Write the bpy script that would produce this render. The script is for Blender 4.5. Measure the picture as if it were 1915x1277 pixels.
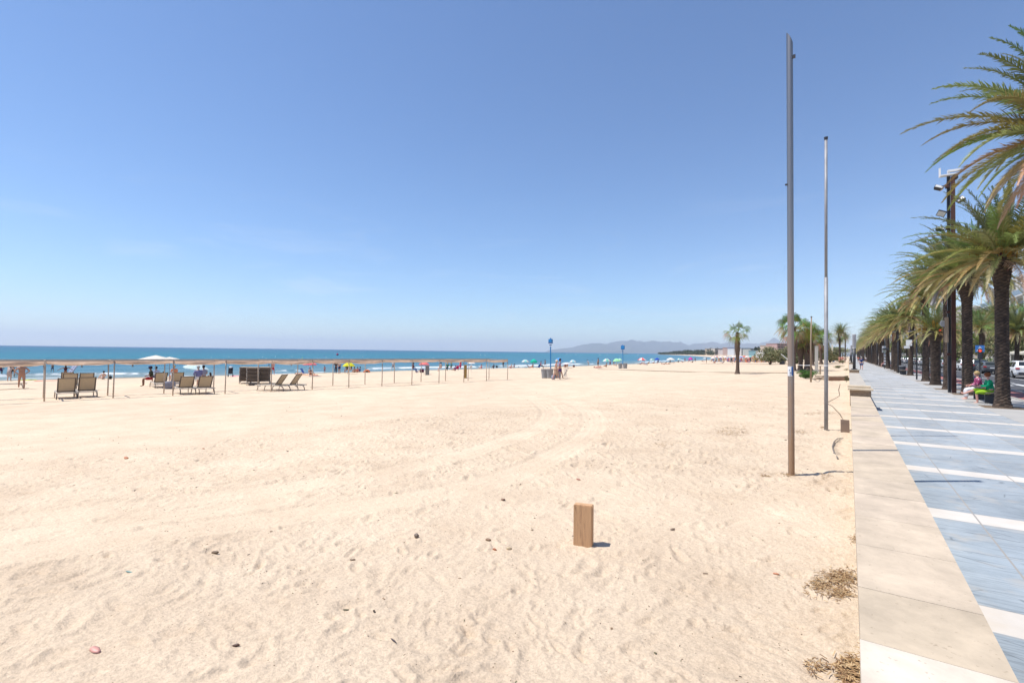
import bpy, bmesh, math, random
import numpy as np
from mathutils import Vector, Matrix
for o in list(bpy.data.objects): bpy.data.objects.remove(o)
S = bpy.context.scene
COL = S.collection
rad = math.radians
# ---------------------------------------------------------------- camera, sky, sun, exposure
CH = 1.85                                   # eye height above the promenade (z = 0); +Y runs along the promenade
FPX, CXP, CYP = 915.0, 957.5, 638.5         # focal length and centre, in pixels of the 1915 px wide photograph
pitch, roll, yaw = math.atan(18.9/FPX), 0.0126, math.atan(630/FPX)
cf = Vector((-math.sin(yaw)*math.cos(pitch), math.cos(yaw)*math.cos(pitch), math.sin(pitch)))
r0 = Vector((math.cos(yaw), math.sin(yaw), 0)); u0 = r0.cross(cf)
cr = r0*math.cos(roll)+u0*math.sin(roll); cu = cr.cross(cf)
cam = bpy.data.cameras.new('camera'); camo = bpy.data.objects.new('camera', cam); COL.objects.link(camo)
camo.matrix_world = Matrix(((cr.x, cu.x, -cf.x, 0), (cr.y, cu.y, -cf.y, 0), (cr.z, cu.z, -cf.z, CH), (0, 0, 0, 1)))
cam.sensor_width = 36; cam.lens = 36*FPX/1915; cam.clip_start = .1; cam.clip_end = 60000
S.camera = camo
SUN_EL, SUN_D = rad(65.5), Vector((-0.79, -0.615, 0))   # horizontal direction towards the sun
sd = SUN_D.normalized(); sund = Vector((sd.x*math.cos(SUN_EL), sd.y*math.cos(SUN_EL), math.sin(SUN_EL)))
w = bpy.data.worlds.new("World"); S.world = w; w.use_nodes = True
nt = w.node_tree; bgn = nt.nodes['Background']
sky = nt.nodes.new('ShaderNodeTexSky'); sky.sky_type = 'NISHITA'; sky.sun_disc = False
sky.sun_elevation = SUN_EL; sky.sun_rotation = math.atan2(sd.x, sd.y); sky.altitude = 0
sky.air_density = 1.0; sky.dust_density = 0.2; sky.ozone_density = 5
# faint cirrus
tc = nt.nodes.new('ShaderNodeTexCoord'); mp = nt.nodes.new('ShaderNodeMapping'); mp.inputs['Scale'].default_value = (1.2, 2.2, 11); mp.inputs['Rotation'].default_value = (0.12, 0.05, 0.3)
nz = nt.nodes.new('ShaderNodeTexNoise'); nz.inputs['Scale'].default_value = 2.2; nz.inputs['Detail'].default_value = 7; nz.inputs['Roughness'].default_value = .62; nz.inputs['Distortion'].default_value = .6
cr_ = nt.nodes.new('ShaderNodeMapRange'); cr_.inputs[1].default_value = .54; cr_.inputs[2].default_value = .80; cr_.inputs[3].default_value = 0; cr_.inputs[4].default_value = .42
sx = nt.nodes.new('ShaderNodeSeparateXYZ'); zr = nt.nodes.new('ShaderNodeMapRange'); zr.inputs[1].default_value = .05; zr.inputs[2].default_value = .30; zr.inputs[3].default_value = 1; zr.inputs[4].default_value = 0
mu = nt.nodes.new('ShaderNodeMath'); mu.operation = 'MULTIPLY'
mixc = nt.nodes.new('ShaderNodeMix'); mixc.data_type = 'RGBA'; mixc.inputs[7].default_value = (6.0, 6.3, 6.6, 1)
nt.links.new(tc.outputs['Generated'], mp.inputs[0]); nt.links.new(mp.outputs[0], nz.inputs[0]); nt.links.new(nz.outputs[0], cr_.inputs[0])
nt.links.new(tc.outputs['Generated'], sx.inputs[0]); nt.links.new(sx.outputs[2], zr.inputs[0])
nt.links.new(cr_.outputs[0], mu.inputs[0]); nt.links.new(zr.outputs[0], mu.inputs[1]); nt.links.new(mu.outputs[0], mixc.inputs[0])
tint = nt.nodes.new('ShaderNodeMix'); tint.data_type = 'RGBA'; tint.blend_type = 'MULTIPLY'; tint.inputs[0].default_value = 1; tint.inputs[7].default_value = (.90, .955, 1.04, 1)
nt.links.new(sky.outputs[0], tint.inputs[6]); nt.links.new(tint.outputs[2], mixc.inputs[6]); nt.links.new(mixc.outputs[2], bgn.inputs[0]); bgn.inputs[1].default_value = 0.122
sl = bpy.data.lights.new('sun', 'SUN'); sl.energy = 4.6; sl.angle = rad(.53); sl.color = (1, .955, .89)
so = bpy.data.objects.new('sun', sl); COL.objects.link(so); so.rotation_euler = (-sund).to_track_quat('-Z', 'Y').to_euler()
S.view_settings.view_transform = 'Standard'; S.view_settings.look = 'None'; S.view_settings.gamma = 1
S.view_settings.exposure = 0.36
S.cycles.max_bounces = 8; S.cycles.transparent_max_bounces = 12; S.cycles.volume_bounces = 1

# ---------------------------------------------------------------- terrain height and pixel-to-ground helpers
SHY = [-3000, -200, 0, 11, 21, 35, 58, 90, 116, 155, 229, 300, 400, 600, 1000, 1400, 1500, 1560, 1640, 2500, 4000, 30000]
SHX = [-60, -74, -68.5, -67.7, -65.5, -63.5, -61, -57, -56, -56, -61.8, -66, -80, -134, -262, -430, -486, -520, -470, -120, 300, 9000]
SEA = -1.57
def shore(y): return np.interp(y, SHY, SHX)
def Hn(x, y):
    x = np.asarray(x, float); y = np.asarray(y, float); s = shore(y)
    k = np.where(np.abs(s) < 62, 62/np.maximum(np.abs(s), 1), 1.0); k = np.where(y > 1700, 1, k)
    return np.interp((x-s)*k, [-3000, -300, -60, 0, 16, 32, 40, 60, 66], [-30, -12, -3.6, SEA, -1.05, -.62, -.55, .08, .10])
def H(x, y): return float(Hn(x, y))
def at(px, py, z):
    d = cf+cr*((px-CXP)/FPX)-cu*((py-CYP)/FPX); t = (z-CH)/d.z
    return Vector((d.x*t, d.y*t, z))
def G(px, py, off=0.0):                      # ground point seen at that pixel of the photograph
    z = -.5
    for _ in range(25):
        p = at(px, py, z); z = .6*z+.4*max(H(p.x, p.y), SEA)
    return Vector((p.x, p.y, z+off))
def depth(p): return (Vector(p)-Vector((0, 0, CH))).dot(cf)
def zat(p, py):                              # height at which a vertical line through p reaches picture row py
    lo, hi = -5, 60
    for _ in range(40):
        m = (lo+hi)/2; q = Vector((p[0], p[1], m))-Vector((0, 0, CH))
        yy = CYP-FPX*q.dot(cu)/q.dot(cf)
        if yy > py: lo = m
        else: hi = m
    return m

# ---------------------------------------------------------------- materials
def new_mat(name):
    m = bpy.data.materials.new(name); m.use_nodes = True
    return m, m.node_tree, m.node_tree.nodes['Principled BSDF']
def N(nt, t, **k):
    n = nt.nodes.new('ShaderNode'+t)
    for a, v in k.items():
        if a.startswith('i'):
            key = int(a[1:]) if a[1:].isdigit() else a[1:].replace('_', ' ')
            n.inputs[key].default_value = v
        else: setattr(n, a, v)
    return n
MATS = {}
def mat(name, col, rough=.7, var=.12, scale=6., bump=.0, metal=0., spec=.5, tint=False, stretch=(1, 1, 1), bscale=None, attr=None, trans=0., col2=None):
    if name in MATS: return MATS[name]
    m, nt, b = new_mat(name); L = nt.links.new
    b.inputs['Roughness'].default_value = rough; b.inputs['Metallic'].default_value = metal; b.inputs['Specular IOR Level'].default_value = spec
    tc = N(nt, 'TexCoord'); mp = N(nt, 'Mapping'); mp.inputs['Scale'].default_value = stretch; L(tc.outputs['Object'], mp.inputs[0])
    nz = N(nt, 'TexNoise', iScale=scale, iDetail=5., iRoughness=.6); L(mp.outputs[0], nz.inputs[0])
    mr = N(nt, 'MapRange', i1=.3, i2=.7, i3=0., i4=1.); L(nz.outputs[0], mr.inputs[0])
    mx = N(nt, 'Mix', data_type='RGBA'); L(mr.outputs[0], mx.inputs[0])
    c2 = col2 or tuple(c*(1-2*var) for c in col)
    if tint or attr:
        src = N(nt, 'ObjectInfo').outputs['Color'] if tint else N(nt, 'Attribute', attribute_name=attr).outputs['Color']
        dk = N(nt, 'Mix', data_type='RGBA', blend_type='MULTIPLY'); dk.inputs[0].default_value = 1; dk.inputs[7].default_value = (1-2*var,)*3+(1,)
        L(src, dk.inputs[6]); L(dk.outputs[2], mx.inputs[6]); L(src, mx.inputs[7])
    else:
        mx.inputs[6].default_value = (*c2, 1); mx.inputs[7].default_value = (*col, 1)
    L(mx.outputs[2], b.inputs['Base Color'])
    if bump:
        bp = N(nt, 'Bump', iStrength=min(1, bump*1.0)); bp.inputs['Distance'].default_value = .02
        n2 = N(nt, 'TexNoise', iScale=bscale or scale*4, iDetail=4.); L(mp.outputs[0], n2.inputs[0]); L(n2.outputs[0], bp.inputs['Height']); L(bp.outputs[0], b.inputs['Normal'])
    if trans:
        tr = N(nt, 'BsdfTranslucent'); ms = N(nt, 'MixShader'); ms.inputs[0].default_value = trans
        L(mx.outputs[2], tr.inputs[0]); L(b.outputs[0], ms.inputs[1]); L(tr.outputs[0], ms.inputs[2]); L(ms.outputs[0], nt.nodes['Material Output'].inputs[0])
    MATS[name] = m; return m
M_skin = mat('skin', (1, 1, 1), .55, .06, 8, tint=True, spec=.3)
M_cloth = mat('cloth', (1, 1, 1), .85, .10, 14, bump=.25, tint=True, spec=.2)
M_thin = mat('parasol_fabric', (1, 1, 1), .8, .05, 3, tint=True, spec=.2, trans=.35)
M_paint = mat('car_paint', (1, 1, 1), .22, .02, 3, tint=True, spec=.6)
M_plain = mat('painted_plastic', (1, 1, 1), .5, .08, 5, tint=True)
M_wall = mat('tinted_render', (1, 1, 1), .85, .07, .8, tint=True, bump=.1, bscale=20)
M_glass = mat('window_glass', (.03, .04, .05), .08, .2, 1.5, spec=.8)
M_rubber = mat('rubber', (.02, .02, .02), .8)
M_alu = mat('light_alloy', (.55, .55, .56), .35, .1, metal=.8)
M_galv = mat('galvanised_steel', (.33, .33, .34), .62, .18, 14, metal=.25, stretch=(1, 1, .35), bump=.2)
M_dark = mat('dark_painted_steel', (.035, .037, .045), .45, .1)
M_rust = mat('weathering_steel', (.085, .032, .022), .75, .2, 3, bump=.25, stretch=(1, 1, .3), col2=(.05, .02, .016))
M_wood = mat('grey_wood', (.36, .27, .19), .8, .2, 5, bump=.4, stretch=(6, 6, .6))
M_trunk = mat('palm_trunk', (.20, .135, .095), .9, .28, 9, bump=.6, attr='tint', stretch=(1, 1, 2.2))
M_leaf = mat('palm_leaf', (.1, .15, .04), .5, .12, 2, attr='tint', spec=.35, trans=.30)
M_foliage = mat('foliage', (.06, .1, .03), .6, .15, 2, attr='tint', spec=.3, trans=.2)
M_conc = mat('concrete', (.42, .40, .36), .85, .10, 4, bump=.3)
M_red = mat('red_lamp', (.5, .02, .02), .4); 
def emissive(name, col, s):
    m, nt, b = new_mat(name); b.inputs['Base Color'].default_value = (*col, 1); b.inputs['Emission Color'].default_value = (*col, 1); b.inputs['Emission Strength'].default_value = s
    MATS[name] = m; return m
M_redlit = emissive('lit_red_lamp', (.9, .05, .02), 1.2)

# ---------------------------------------------------------------- mesh helpers
class MB:
    def __init__(s): s.v = []; s.f = []; s.c = []; s.cur = (1, 1, 1)
    def add(s, vs, fs):
        n = len(s.v); s.v += [tuple(v) for v in vs]; s.f += [tuple(i+n for i in f) for f in fs]; s.c += [s.cur]*len(vs); return s
    def box(s, c, d, rz=0, m=None):
        x, y, z = d[0]/2, d[1]/2, d[2]/2; ca, sa = math.cos(rz), math.sin(rz)
        vs = [Vector((a*x, b*y, e*z)) for e in (-1, 1) for a, b in ((-1, -1), (1, -1), (1, 1), (-1, 1))]
        vs = [Vector((v.x*ca-v.y*sa, v.x*sa+v.y*ca, v.z))+Vector(c) for v in vs] if m is None else [m @ v + Vector(c) for v in vs]
        return s.add(vs, [(3, 2, 1, 0), (4, 5, 6, 7), (0, 1, 5, 4), (1, 2, 6, 5), (2, 3, 7, 6), (3, 0, 4, 7)])
    def bar(s, a, b, w, h=None, up=(0, 0, 1)):   # rectangular bar from a to b
        a, b = Vector(a), Vector(b); h = h or w; d = (b-a).normalized(); u = Vector(up)
        if abs(d.dot(u)) > .98: u = Vector((0, 1, 0))
        x = d.cross(u).normalized()*w/2; y = x.cross(d).normalized()*h/2
        vs = [a-x-y, a+x-y, a+x+y, a-x+y, b-x-y, b+x-y, b+x+y, b-x+y]
        return s.add(vs, [(3, 2, 1, 0), (4, 5, 6, 7), (0, 1, 5, 4), (1, 2, 6, 5), (2, 3, 7, 6), (3, 0, 4, 7)])
    def tube(s, pts, rs, n=10, caps=True):
        pts = [Vector(p) for p in pts]
        if not hasattr(rs, '__len__'): rs = [rs]*len(pts)
        vs = []; fs = []; pu = None
        for i, p in enumerate(pts):
            d = (pts[min(i+1, len(pts)-1)]-pts[max(i-1, 0)]).normalized()
            if pu is None: pu = d.orthogonal().normalized()
            pu = (pu-d*pu.dot(d)).normalized(); q = d.cross(pu)
            for k in range(n):
                a = 2*math.pi*k/n; vs.append(p+(pu*math.cos(a)+q*math.sin(a))*rs[i])
        for i in range(len(pts)-1):
            for k in range(n): fs.append((i*n+k, i*n+(k+1) % n, (i+1)*n+(k+1) % n, (i+1)*n+k))
        if caps: fs.append(tuple(reversed(range(n)))); fs.append(tuple(range(len(vs)-n, len(vs))))
        return s.add(vs, fs)
    def lathe(s, prof, c=(0, 0, 0), n=16, sx=1, sy=1, caps=True):
        vs = []; fs = []
        for r, z in prof:
            for k in range(n):
                a = 2*math.pi*k/n; vs.append((c[0]+r*math.cos(a)*sx, c[1]+r*math.sin(a)*sy, c[2]+z))
        for i in range(len(prof)-1):
            for k in range(n): fs.append((i*n+k, i*n+(k+1) % n, (i+1)*n+(k+1) % n, (i+1)*n+k))
        if caps: fs.append(tuple(reversed(range(n)))); fs.append(tuple(range(len(vs)-n, len(vs))))
        return s.add(vs, fs)
    def ball(s, c, r, n=12, sc=(1, 1, 1)):
        m = n//2; pr = [(math.sin(math.pi*i/m)*r*sc[0] if 0 < i < m else .001*r, -math.cos(math.pi*i/m)*r*sc[2]) for i in range(m+1)]
        return s.lathe(pr, c, n, 1, sc[1]/sc[0])
    def mesh(s, name, m, smooth=False, tint=False):
        me = bpy.data.meshes.new(name); me.from_pydata(s.v, [], s.f); me.update()
        if m: me.materials.append(m)
        if smooth: me.polygons.foreach_set('use_smooth', [True]*len(me.polygons))
        if tint:
            a = me.color_attributes.new('tint', 'FLOAT_COLOR', 'POINT'); a.data.foreach_set('color', np.array([(*c, 1) for c in s.c], np.float32).ravel())
        return me
    def build(s, name, m, parent=None, smooth=False, col=None, tint=False, loc=None):
        return inst(s.mesh(name, m, smooth, tint), name, parent, col, loc)
def inst(me, name, parent=None, col=None, loc=None):
    o = bpy.data.objects.new(name, me); COL.objects.link(o)
    if parent: o.parent = parent
    if col: o.color = (*col, 1)
    if loc is not None: o.location = loc
    return o
def thing(name, label, cat, loc, rz=0, group=None, scale=1):
    o = bpy.data.objects.new(name, None); COL.objects.link(o); o.empty_display_size = .2
    o.location = loc; o.rotation_euler = (0, 0, rz); o.scale = (scale,)*3
    return tag(o, label, cat, group)
def tag(o, label, cat, group=None, kind=None):
    if label: o['label'] = label
    if cat: o['category'] = cat
    if group: o['group'] = group
    if kind: o['kind'] = kind
    return o
def struct(o, kind='structure'): o['kind'] = kind; return o
def az(deg): return rad(deg)        # object built facing +Y, turned deg towards the sea (-X)
def srgb(r, g, b): return tuple((c/255/12.92 if c/255 <= .04045 else ((c/255+.055)/1.055)**2.4) for c in (r, g, b))
rnd = random.Random(7)

# numpy noise -----------------------------------------------------------------
def hsh(ix, iy, s):
    n = (ix.astype(np.int64)*374761393+iy.astype(np.int64)*668265263+s*974711) & 0x7fffffff
    n = ((n ^ (n >> 13))*1274126177) & 0x7fffffff
    return ((n ^ (n >> 16)) & 0xffffff)/float(0xffffff)
def vnoise(x, y, s=0):
    ix = np.floor(x); iy = np.floor(y); fx = x-ix; fy = y-iy
    fx = fx*fx*fx*(fx*(fx*6-15)+10); fy = fy*fy*fy*(fy*(fy*6-15)+10)
    a = hsh(ix, iy, s); b = hsh(ix+1, iy, s); c = hsh(ix, iy+1, s); d = hsh(ix+1, iy+1, s)
    return (a+(b-a)*fx)*(1-fy)+(c+(d-c)*fx)*fy-.5
def fbm(x, y, s=0, o=4):
    r = 0; a = 1
    for i in range(o): r = r+a*vnoise(x*2**i+i*17.3, y*2**i-i*9.1, s+i); a *= .5
    return r
def dents(x, y, cell, s, elong=1.9, dens=.8):   # trodden hollows with raised rims
    gx = x/cell; gy = y/cell; ix = np.floor(gx); iy = np.floor(gy); out = np.zeros_like(gx)
    for dx in (-1, 0, 1):
        for dy in (-1, 0, 1):
            jx = ix+dx; jy = iy+dy
            px = jx+hsh(jx, jy, s); py = jy+hsh(jx, jy, s+1); th = hsh(jx, jy, s+2)*6.283; am = hsh(jx, jy, s+3); am = np.where(am < dens, .35+am, 0)
            ux = gx-px; uy = gy-py; c = np.cos(th); q = np.sin(th)
            a = (ux*c+uy*q)/(.42); b = (-ux*q+uy*c)/(.42/elong); d2 = a*a+b*b
            out += am*(-(1.15*np.exp(-d2*2.2))+.55*np.exp(-(np.sqrt(d2)-1.15)**2*7))
    return out
# ================================================================ THE SETTING
def polar_mesh(name, angs, rads, hfun, attrs):
    A, R = np.meshgrid(angs, rads); X = -np.sin(A)*R; Y = np.cos(A)*R
    Z, at_ = hfun(X, Y, R)
    nr, na = A.shape; co = np.stack([X, Y, Z], -1).reshape(-1, 3).astype(np.float32)
    me = bpy.data.meshes.new(name); me.vertices.add(nr*na); me.vertices.foreach_set('co', co.ravel())
    i = np.arange((nr-1)*(na-1)); r = i//(na-1); c = i % (na-1); b = r*na+c
    q = np.stack([b, b+1, b+na+1, b+na], -1).astype(np.int32)[:, ::-1]
    me.loops.add(q.size); me.loops.foreach_set('vertex_index', q.ravel())
    me.polygons.add(len(q)); me.polygons.foreach_set('loop_start', np.arange(0, q.size, 4, dtype=np.int32))
    me.polygons.foreach_set('use_smooth', np.ones(len(q), bool)); me.update(calc_edges=True)
    for k in attrs:
        a = me.attributes.new(k, 'FLOAT', 'POINT'); a.data.foreach_set('value', at_[k].astype(np.float32).ravel())
    return me
def dist_path(X, Y, pts):
    best = np.full(X.shape, 1e9); sgn = np.zeros(X.shape)
    for (ax, ay), (bx, by) in zip(pts[:-1], pts[1:]):
        dx, dy = bx-ax, by-ay; t = np.clip(((X-ax)*dx+(Y-ay)*dy)/(dx*dx+dy*dy), 0, 1)
        d = np.hypot(X-ax-t*dx, Y-ay-t*dy); s = np.sign((X-ax)*dy-(Y-ay)*dx)
        m = d < best; best = np.where(m, d, best); sgn = np.where(m, s, sgn)
    return best*sgn
def smooth_pts(P, n=6):
    P = [Vector((p.x, p.y)) for p in P]; out = []
    for i in range(len(P)-1):
        a, b, c, d = P[max(i-1, 0)], P[i], P[i+1], P[min(i+2, len(P)-1)]
        for k in range(n):
            t = k/n; out.append(.5*((2*b)+(c-a)*t+(2*a-5*b+4*c-d)*t*t+(3*b-a-3*c+d)*t**3))
    out.append(P[-1]); return [(p.x, p.y) for p in out]
TR = [smooth_pts([G(*p) for p in q]) for q in (
    [(-60, 1052), (250, 1008), (600, 952), (783, 923), (947, 886), (1039, 850), (1093, 820), (1108, 795), (1101, 773), (1075, 758), (1045, 745), (1000, 735)],
    [(-60, 985), (250, 950), (600, 897), (746, 875), (911, 835), (1002, 802), (1029, 780), (1020, 762), (1006, 751), (985, 742)],
    [(-60, 1020), (250, 975), (500, 935)],)]
RK = smooth_pts([G(*p) for p in ((-80, 880), (300, 838), (600, 797), (800, 776), (1000, 757), (1300, 748))])
def sst(a, b, x): t = np.clip((x-a)/(b-a), 0, 1); return t*t*(3-2*t)
def sand_h(X, Y, R):
    Z = Hn(X, Y)
    wx = X+.25*fbm(X*1.3, Y*1.3, 50, 2); wy = Y+.25*fbm(X*1.3+40, Y*1.3, 60, 2)
    near = X < 1
    tr = np.full(X.shape, 9.); trd = np.full(X.shape, 9.)
    m = (R < 60) & near
    for P in TR:
        d = np.full(X.shape, 9.); d[m] = dist_path(X[m], Y[m], P)
        tr = np.where(np.abs(d) < np.abs(tr), d, tr)
    rk = np.zeros(X.shape); m2 = (R < 90) & near; rk[m2] = dist_path(X[m2], Y[m2], RK)
    # positive on the seaward, raked side
    raked = sst(-.4, .6, -rk+.5*vnoise(X*.8, Y*.8, 5))*(1-sst(-3, 3, X+9))*(1-sst(75, 90, R))
    track = (1-sst(.18, .36, np.abs(tr)+.12*vnoise(X*3, Y*3, 9)))*(.55+.6*np.clip(.5+fbm(X*.9, Y*.9, 91, 2), 0, 1))
    rough = (1-.86*raked)*(1-.72*track)
    rough *= .62+.7*np.clip(.5+fbm(X*.35, Y*.35, 3, 3), 0, 1)
    def fade(cell): return 1-sst(12, 30, R*.012/cell*8)
    z = .017*dents(wx, wy, .36, 11, 1.9, .9)*fade(.36*1.2)
    z += .014*dents(wx+3, wy-7, .21, 23, 2.1)*fade(.26*1.4)
    z += .008*dents(wx+9, wy, .13, 31, 1.5, .7)*fade(.13*2)
    z += .017*fbm(X*2.6, Y*2.6, 41, 5)*fade(.4)
    z *= rough
    z += .10*fbm(X*.22, Y*.22, 71, 2)*(1-sst(-1.2, -.3, X))*sst(1., 3, R)
    z += raked*(.004*np.sin((X*.2-Y)*0+rk*2*math.pi/.16)+.010*fbm(X*.5, rk*4, 77, 3))*(1-sst(20, 45, R))
    z += track*(.0028*np.cos(np.abs(tr)*2*math.pi/.15)-.005)*(1-sst(18, 40, R))
    z += .007*(.5+hsh(np.floor(X*3), np.floor(Y*3), 7)*0+.8*(.5+vnoise(X*2.2, Y*2.2, 92)))*np.exp(-((np.abs(tr)-.34)/.06)**2)*(1-sst(25, 50, R))
    z += .05*np.exp(-((X+.05)/.35)**2)*(.6+vnoise(Y*1.5, Y*0, 8))
    z *= 1-sst(150, 400, R)
    z *= sst(0, 5, X-shore(Y))*.9+.1
    Z = Z+z
    Z = np.where((X > .12) & (Y < 2500) & (Y > -200), np.minimum(Z, -.5), Z)
    Z = np.where((X > 40) & (Y > 0), np.minimum(Z, -.5)*0-.25, Z)
    wet = 1-sst(.6, 3.2, (X-shore(Y))+.8*vnoise(Y*.25, Y*0, 4))
    return Z, dict(wet=wet, rough=rough)
def settle(P):
    X = np.array([[p[0] for p in P]], float); Y = np.array([[p[1] for p in P]], float)
    return sand_h(X, Y, np.hypot(X, Y))[0][0]
def GS(px, py):
    p = G(px, py)
    for _ in range(6):
        z = float(settle([p])[0]); p = at(px, py, .5*p.z+.5*z)
    return Vector((p.x, p.y, float(settle([p])[0])))
a0, a1 = rad(-24), rad(94)
angs = np.concatenate([np.linspace(rad(-180), a0, 60, endpoint=False), np.linspace(a0, a1, 1250), np.linspace(a1, rad(180), 41)[1:]])
rads = np.concatenate([[.02, .6, 1.1, 1.6], np.geomspace(2.0, 95, 980), np.geomspace(95, 2500, 150)[1:], np.geomspace(2500, 30000, 14)[1:]])
me = polar_mesh('sand_beach', angs, rads, sand_h, ('wet', 'rough'))
m, nt, b = new_mat('sand'); L = nt.links.new
tc = N(nt, 'TexCoord'); n1 = N(nt, 'TexNoise', iScale=1.1, iDetail=6., iRoughness=.6); n2 = N(nt, 'TexNoise', iScale=55., iDetail=5., iRoughness=.7); n3 = N(nt, 'TexVoronoi', iScale=26.)
n5 = N(nt, 'TexNoise', iScale=.12, iDetail=3.)
for n in (n1, n2, n3, n5): L(tc.outputs['Object'], n.inputs['Vector'])
mx = N(nt, 'Mix', data_type='RGBA'); mx.inputs[6].default_value = (.58, .45, .320, 1); mx.inputs[7].default_value = (.69, .552, .403, 1)
mr = N(nt, 'MapRange', i1=.3, i2=.7); L(n1.outputs[0], mr.inputs[0]); L(mr.outputs[0], mx.inputs[0])
m2 = N(nt, 'Mix', data_type='RGBA', blend_type='MULTIPLY'); m2.inputs[0].default_value = 1
mr2 = N(nt, 'MapRange', i1=.3, i2=.62, i3=.74, i4=1.05); L(n2.outputs[0], mr2.inputs[0]); L(mx.outputs[2], m2.inputs[6]); L(mr2.outputs[0], m2.inputs[7])
# grains of shell and dark grit: rare voronoi cells
spk = N(nt, 'MapRange', i1=.05, i2=.14, i3=1., i4=0.); L(n3.outputs['Distance'], spk.inputs[0])
sc_ = N(nt, 'SeparateColor'); L(n3.outputs['Color'], sc_.inputs[0]); gt = N(nt, 'Math', operation='GREATER_THAN'); gt.inputs[1].default_value = .86; L(sc_.outputs[0], gt.inputs[0])
mm = N(nt, 'Math', operation='MULTIPLY'); L(spk.outputs[0], mm.inputs[0]); L(gt.outputs[0], mm.inputs[1])
m3 = N(nt, 'Mix', data_type='RGBA'); m3.inputs[7].default_value = (.16, .10, .06, 1); L(mm.outputs[0], m3.inputs[0]); L(m2.outputs[2], m3.inputs[6])
aw = N(nt, 'Attribute', attribute_name='wet'); m4 = N(nt, 'Mix', data_type='RGBA'); m4.inputs[7].default_value = (.27, .22, .16, 1); L(aw.outputs['Fac'], m4.inputs[0]); L(m3.outputs[2], m4.inputs[6])
m5 = N(nt, 'Mix', data_type='RGBA', blend_type='MULTIPLY'); m5.inputs[0].default_value = 1; mr5 = N(nt, 'MapRange', i1=.3, i2=.7, i3=.93, i4=1.05); L(n5.outputs[0], mr5.inputs[0]); L(mr5.outputs[0], m5.inputs[7]); L(m4.outputs[2], m5.inputs[6])
L(m5.outputs[2], b.inputs['Base Color']); b.inputs['Roughness'].default_value = .95; b.inputs['Specular IOR Level'].default_value = .15
bp = N(nt, 'Bump', iStrength=.8); bp.inputs['Distance'].default_value = .035; n4 = N(nt, 'TexNoise', iScale=13., iDetail=9., iRoughness=.66); L(tc.outputs['Object'], n4.inputs['Vector'])
mf = N(nt, 'Math', operation='MULTIPLY'); ar = N(nt, 'Attribute', attribute_name='rough'); ad = N(nt, 'Math', operation='ADD'); ad.inputs[1].default_value = .35; L(ar.outputs['Fac'], ad.inputs[0]); L(ad.outputs[0], mf.inputs[0]); L(n4.outputs[0], mf.inputs[1])
L(mf.outputs[0], bp.inputs['Height']); L(bp.outputs[0], b.inputs['Normal'])
me.materials.append(m); struct(inst(me, 'sand_beach'))

# ---- sea
def sea_h(X, Y, R):
    d = shore(Y)-X                                   # metres offshore
    Z = np.full(X.shape, SEA)
    nearf = 1-sst(150, 500, R)
    dw = d+2.2*vnoise(Y*.06, X*.02, 3)*2+.8*vnoise(Y*.3, X*0, 4)
    w1 = sst(.2, .5, .5+fbm(Y*.045, Y*0+.5, 14, 2))
    crest = np.exp(-((dw-7.5)/1.0)**2)*w1
    c2 = np.exp(-((dw-15)/1.8)**2)*.5
    Z = Z+nearf*(.26*crest+.12*c2+.05*fbm(X*.35, Y*.12, 21, 4)*np.minimum(1, np.maximum(d, 0)/4)+.03*np.sin(dw*1.1+2*vnoise(Y*.05, X*.05, 9)))*sst(0, 2.5, d+1)
    foam = np.exp(-((dw-6.7)/.75)**2)*sst(.36, .62, .5+fbm(Y*.045, Y*0+.5, 14, 2)+.35*fbm(Y*.8, X*.8, 31, 3))
    foam = foam+.7*np.exp(-((dw-1.2)/.45)**2)*sst(.45, .7, .5+fbm(Y*.25, X*.1, 33, 3))+.5*np.exp(-((dw-15.4)/.8)**2)*sst(.72, .95, .5+fbm(Y*.09, X*.05, 35, 3))
    foam = np.clip(foam, 0, 1)*(1-sst(250, 450, R))
    return Z, dict(foam=foam, off=np.clip(d, -5, 4000))
angs = np.concatenate([np.linspace(rad(-60), rad(8), 20, endpoint=False), np.linspace(rad(8), rad(95), 900), np.linspace(rad(95), rad(200), 30)[1:]])
rads = np.concatenate([np.geomspace(38, 420, 560), np.geomspace(420, 30000, 90)[1:]])
me = polar_mesh('sea', angs, rads, sea_h, ('foam', 'off'))
m, nt, b = new_mat('sea_water'); L = nt.links.new
ao = N(nt, 'Attribute', attribute_name='off'); af = N(nt, 'Attribute', attribute_name='foam'); tc = N(nt, 'TexCoord')
ns = N(nt, 'TexNoise', iScale=1., iDetail=9., iRoughness=.7); mp = N(nt, 'Mapping'); mp.inputs['Scale'].default_value = (.045, .012, 1); mp.inputs['Rotation'].default_value = (0, 0, .1); L(tc.outputs['Object'], mp.inputs[0]); L(mp.outputs[0], ns.inputs[0])
pw = N(nt, 'Math', operation='POWER'); pw.inputs[1].default_value = .35; dv = N(nt, 'Math', operation='DIVIDE'); dv.inputs[1].default_value = 3000.; mxx = N(nt, 'Math', operation='MAXIMUM'); mxx.inputs[1].default_value = .5
L(ao.outputs['Fac'], mxx.inputs[0]); L(mxx.outputs[0], dv.inputs[0]); L(dv.outputs[0], pw.inputs[0])
ad = N(nt, 'Math', operation='MULTIPLY_ADD'); ad.inputs[1].default_value = .42; ad.inputs[2].default_value = -.21; L(ns.outputs[0], ad.inputs[0]); a2 = N(nt, 'Math', operation='ADD'); L(pw.outputs[0], a2.inputs[0]); L(ad.outputs[0], a2.inputs[1])
cr2 = N(nt, 'ValToRGB'); L(a2.outputs[0], cr2.inputs[0]); e = cr2.color_ramp.elements
e[0].position = .05; e[0].color = (.23, .27, .25, 1); e[1].position = 1; e[1].color = (.008, .05, .125, 1)
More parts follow.
